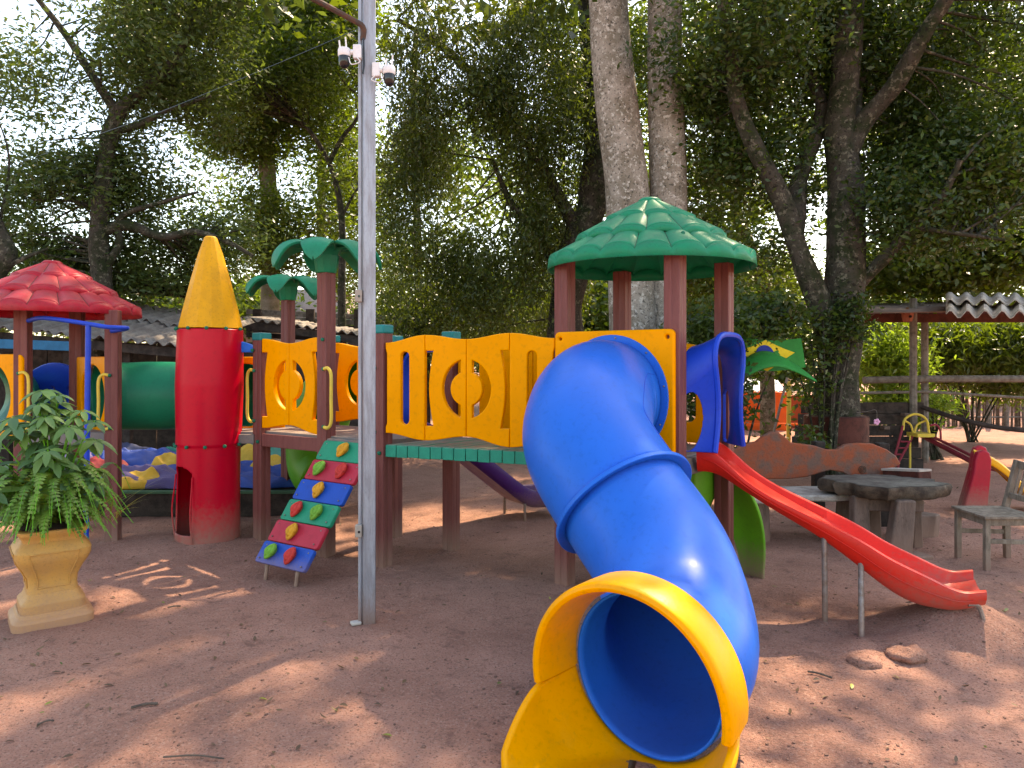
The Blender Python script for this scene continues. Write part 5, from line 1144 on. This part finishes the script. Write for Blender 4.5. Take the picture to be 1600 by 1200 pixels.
flat('green_field', edge([(-.40, -.17), (.42, -.17), (.36, .16), (-.40, .19)]), LG, 0)
flat('yellow_diamond', edge([(-.36, .01), (-.02, -.17), (.30, .01), (-.02, .18)]), mat('flag_yellow', (.75, .55, .03), .6), .006)
flat('blue_disc', [(-.04+.11*math.cos(R(a)), .01+.11*math.sin(R(a))) for a in range(0, 360, 12)], mat('flag_blue', (.01, .03, .25), .6), .012)
flat('white_band', [(-.145, .035), (-.09, .05), (-.02, .045), (.06, .0), (.06, -.018), (-.02, .027), (-.09, .032), (-.145, .018)], WHITE, .018)
# orchid by the trunk
c = at(1370, 659, 8.5); oc = thing('pink_orchid', c, 'small pink orchid on a thin stem by the spreading tree', 'flower')
mb = MB()
for a in range(5): mb.ball(c+MA((math.cos(a*1.257)*.022, 0, math.sin(a*1.257)*.022)), (.018, .008, .018), 8)
mb.build('petals', mat('pink_petals', (.70, .32, .50), .5), oc); MB().tube(catmull([at(1338, 645, 8.6), at(1355, 643, 8.55), at(1369, 641, 8.5), c], 4), .003, 5).build('stem', WOODG, oc)

# ------------------------------------------------------------------ ground litter
rng = random.Random(9)
def scatter(n, f): 
    mb = MB()
    for i in range(n):
        y = 2.1+7.5*rng.random()**1.5; x = rng.uniform(-.78, .80)*y; f(mb, x, y, gz(x, y))
    return mb
def pebble(mb, x, y, z):
    r = rng.uniform(.003, .009); mb.ball((x, y, z+r*.2), (r*rng.uniform(.8, 1.5), r*rng.uniform(.8, 1.3), r*.7), 5)
tag(scatter(2600, pebble).build('pebbles', mat('dirt_crumbs', (.26, .14, .105), .95, (.12, .07, .055), 9, .8, .3, 80)), 'crumbs of dry dirt and grit on the ground', kind='stuff')
def fleaf(mb, x, y, z):
    a = rng.uniform(0, 6.28); d = MA((math.cos(a), math.sin(a), rng.uniform(-.1, .25))).normalized(); s_ = rng.uniform(.018, .05)
    leafblade(MA((x, y, z+.008)), d, MA((rng.uniform(-.5, .5), rng.uniform(-.5, .5), 1)).normalized(), s_, s_*.45, mb, rng.uniform(0, .35), 3, rng.uniform(-.4, .4))
LIT = leafmat('dry_leaf', (.05, .03, .02), (.20, .12, .06), (.2, .12, .04), .15, .7)
with_tint(scatter(560, fleaf).build('dry_leaf_litter', LIT, angle=70), 0, 1, 6)['kind'] = 'stuff'
bpy.data.objects['dry_leaf_litter']['label'] = 'scattered dry brown leaves on the dirt'
with_tint(scatter(110, fleaf).build('fallen_green_leaves', leafmat('fallen_green', (.04, .08, .02), (.35, .36, .05), (.3, .4, .05), .2), angle=70), 0, 1, 6)['kind'] = 'stuff'
bpy.data.objects['fallen_green_leaves']['label'] = 'scattered fresh green and yellow leaves on the dirt'
SW = mat('dry_twig', (.12, .09, .07), .9, (.06, .045, .04), 30, .7, .3, 80)
for k, (x0, y0, x1, y1, r_, lb) in enumerate(((205, 1108, 246, 1101, .006, 'flat grey bark strip on the dirt left of centre front'), (255, 1188, 350, 1192, .0035, 'thin forked twig on the dirt at the bottom of the view'), (1262, 1052, 1300, 1060, .005, 'pale stick lying right of the tube slide'), (58, 1130, 84, 1125, .004, 'short dark stick in front of the urn'), (262, 952, 282, 950, .005, 'short stick right of the urn base'))):
    Ya, Yb2 = 1829/(y0-HY), 1829/(y1-HY); a, b = MA((gx(x0, Ya), Ya, 0)), MA((gx(x1, Yb2), Yb2, 0)); mdl = a.lerp(b, .5)+MA((0, .015, 0))
    for q in (a, b, mdl): q.z = gz(q.x, q.y)+.012
    tag(MB().tube(catmull([a, mdl, b], 4), [r_*(1+.4*noise.noise((i*.9, k, 0))) for i in range(9)], 6).build('stick', SW), lb, 'stick', 'sticks on the dirt')
for k, (x_, y_, r_, lb) in enumerate(((1417, 1022, .09, 'rounded dirt clod below the end of the red slide'), (1352, 1030, .075, 'dirt clod at the foot of the near slide pole'))):
    Y_ = 1829/(y_+8-HY); mb = MB(); c = MA((gx(x_, Y_), Y_, gz(gx(x_, Y_), Y_))); mb.ball((0, 0, 0), (1, 1, 1), 20)
    mb.v = [tuple(c+MA((v[0]*r_*1.2, v[1]*r_, v[2]*r_*.45))*1+MA(v)*r_*.25*noise.noise((v[0]*2, v[1]*2, v[2]*2+k))) for v in mb.v]
    tag(mb.build('dirt_clod', DIRT, angle=80), lb, 'clod', 'dirt clods')
c = EX+ed*.10; tag(MB().add([c+MA((-.03, 0, -.36)), c+MA((0, 0, -.35)), c+MA((.012, .01, -.30)), c+MA((-.015, 0, -.29))], [(0, 1, 2, 3)]).build('dead_leaf', LIT, solid=.003), 'curled dead leaf lying in the exit of the tube slide', 'leaf')
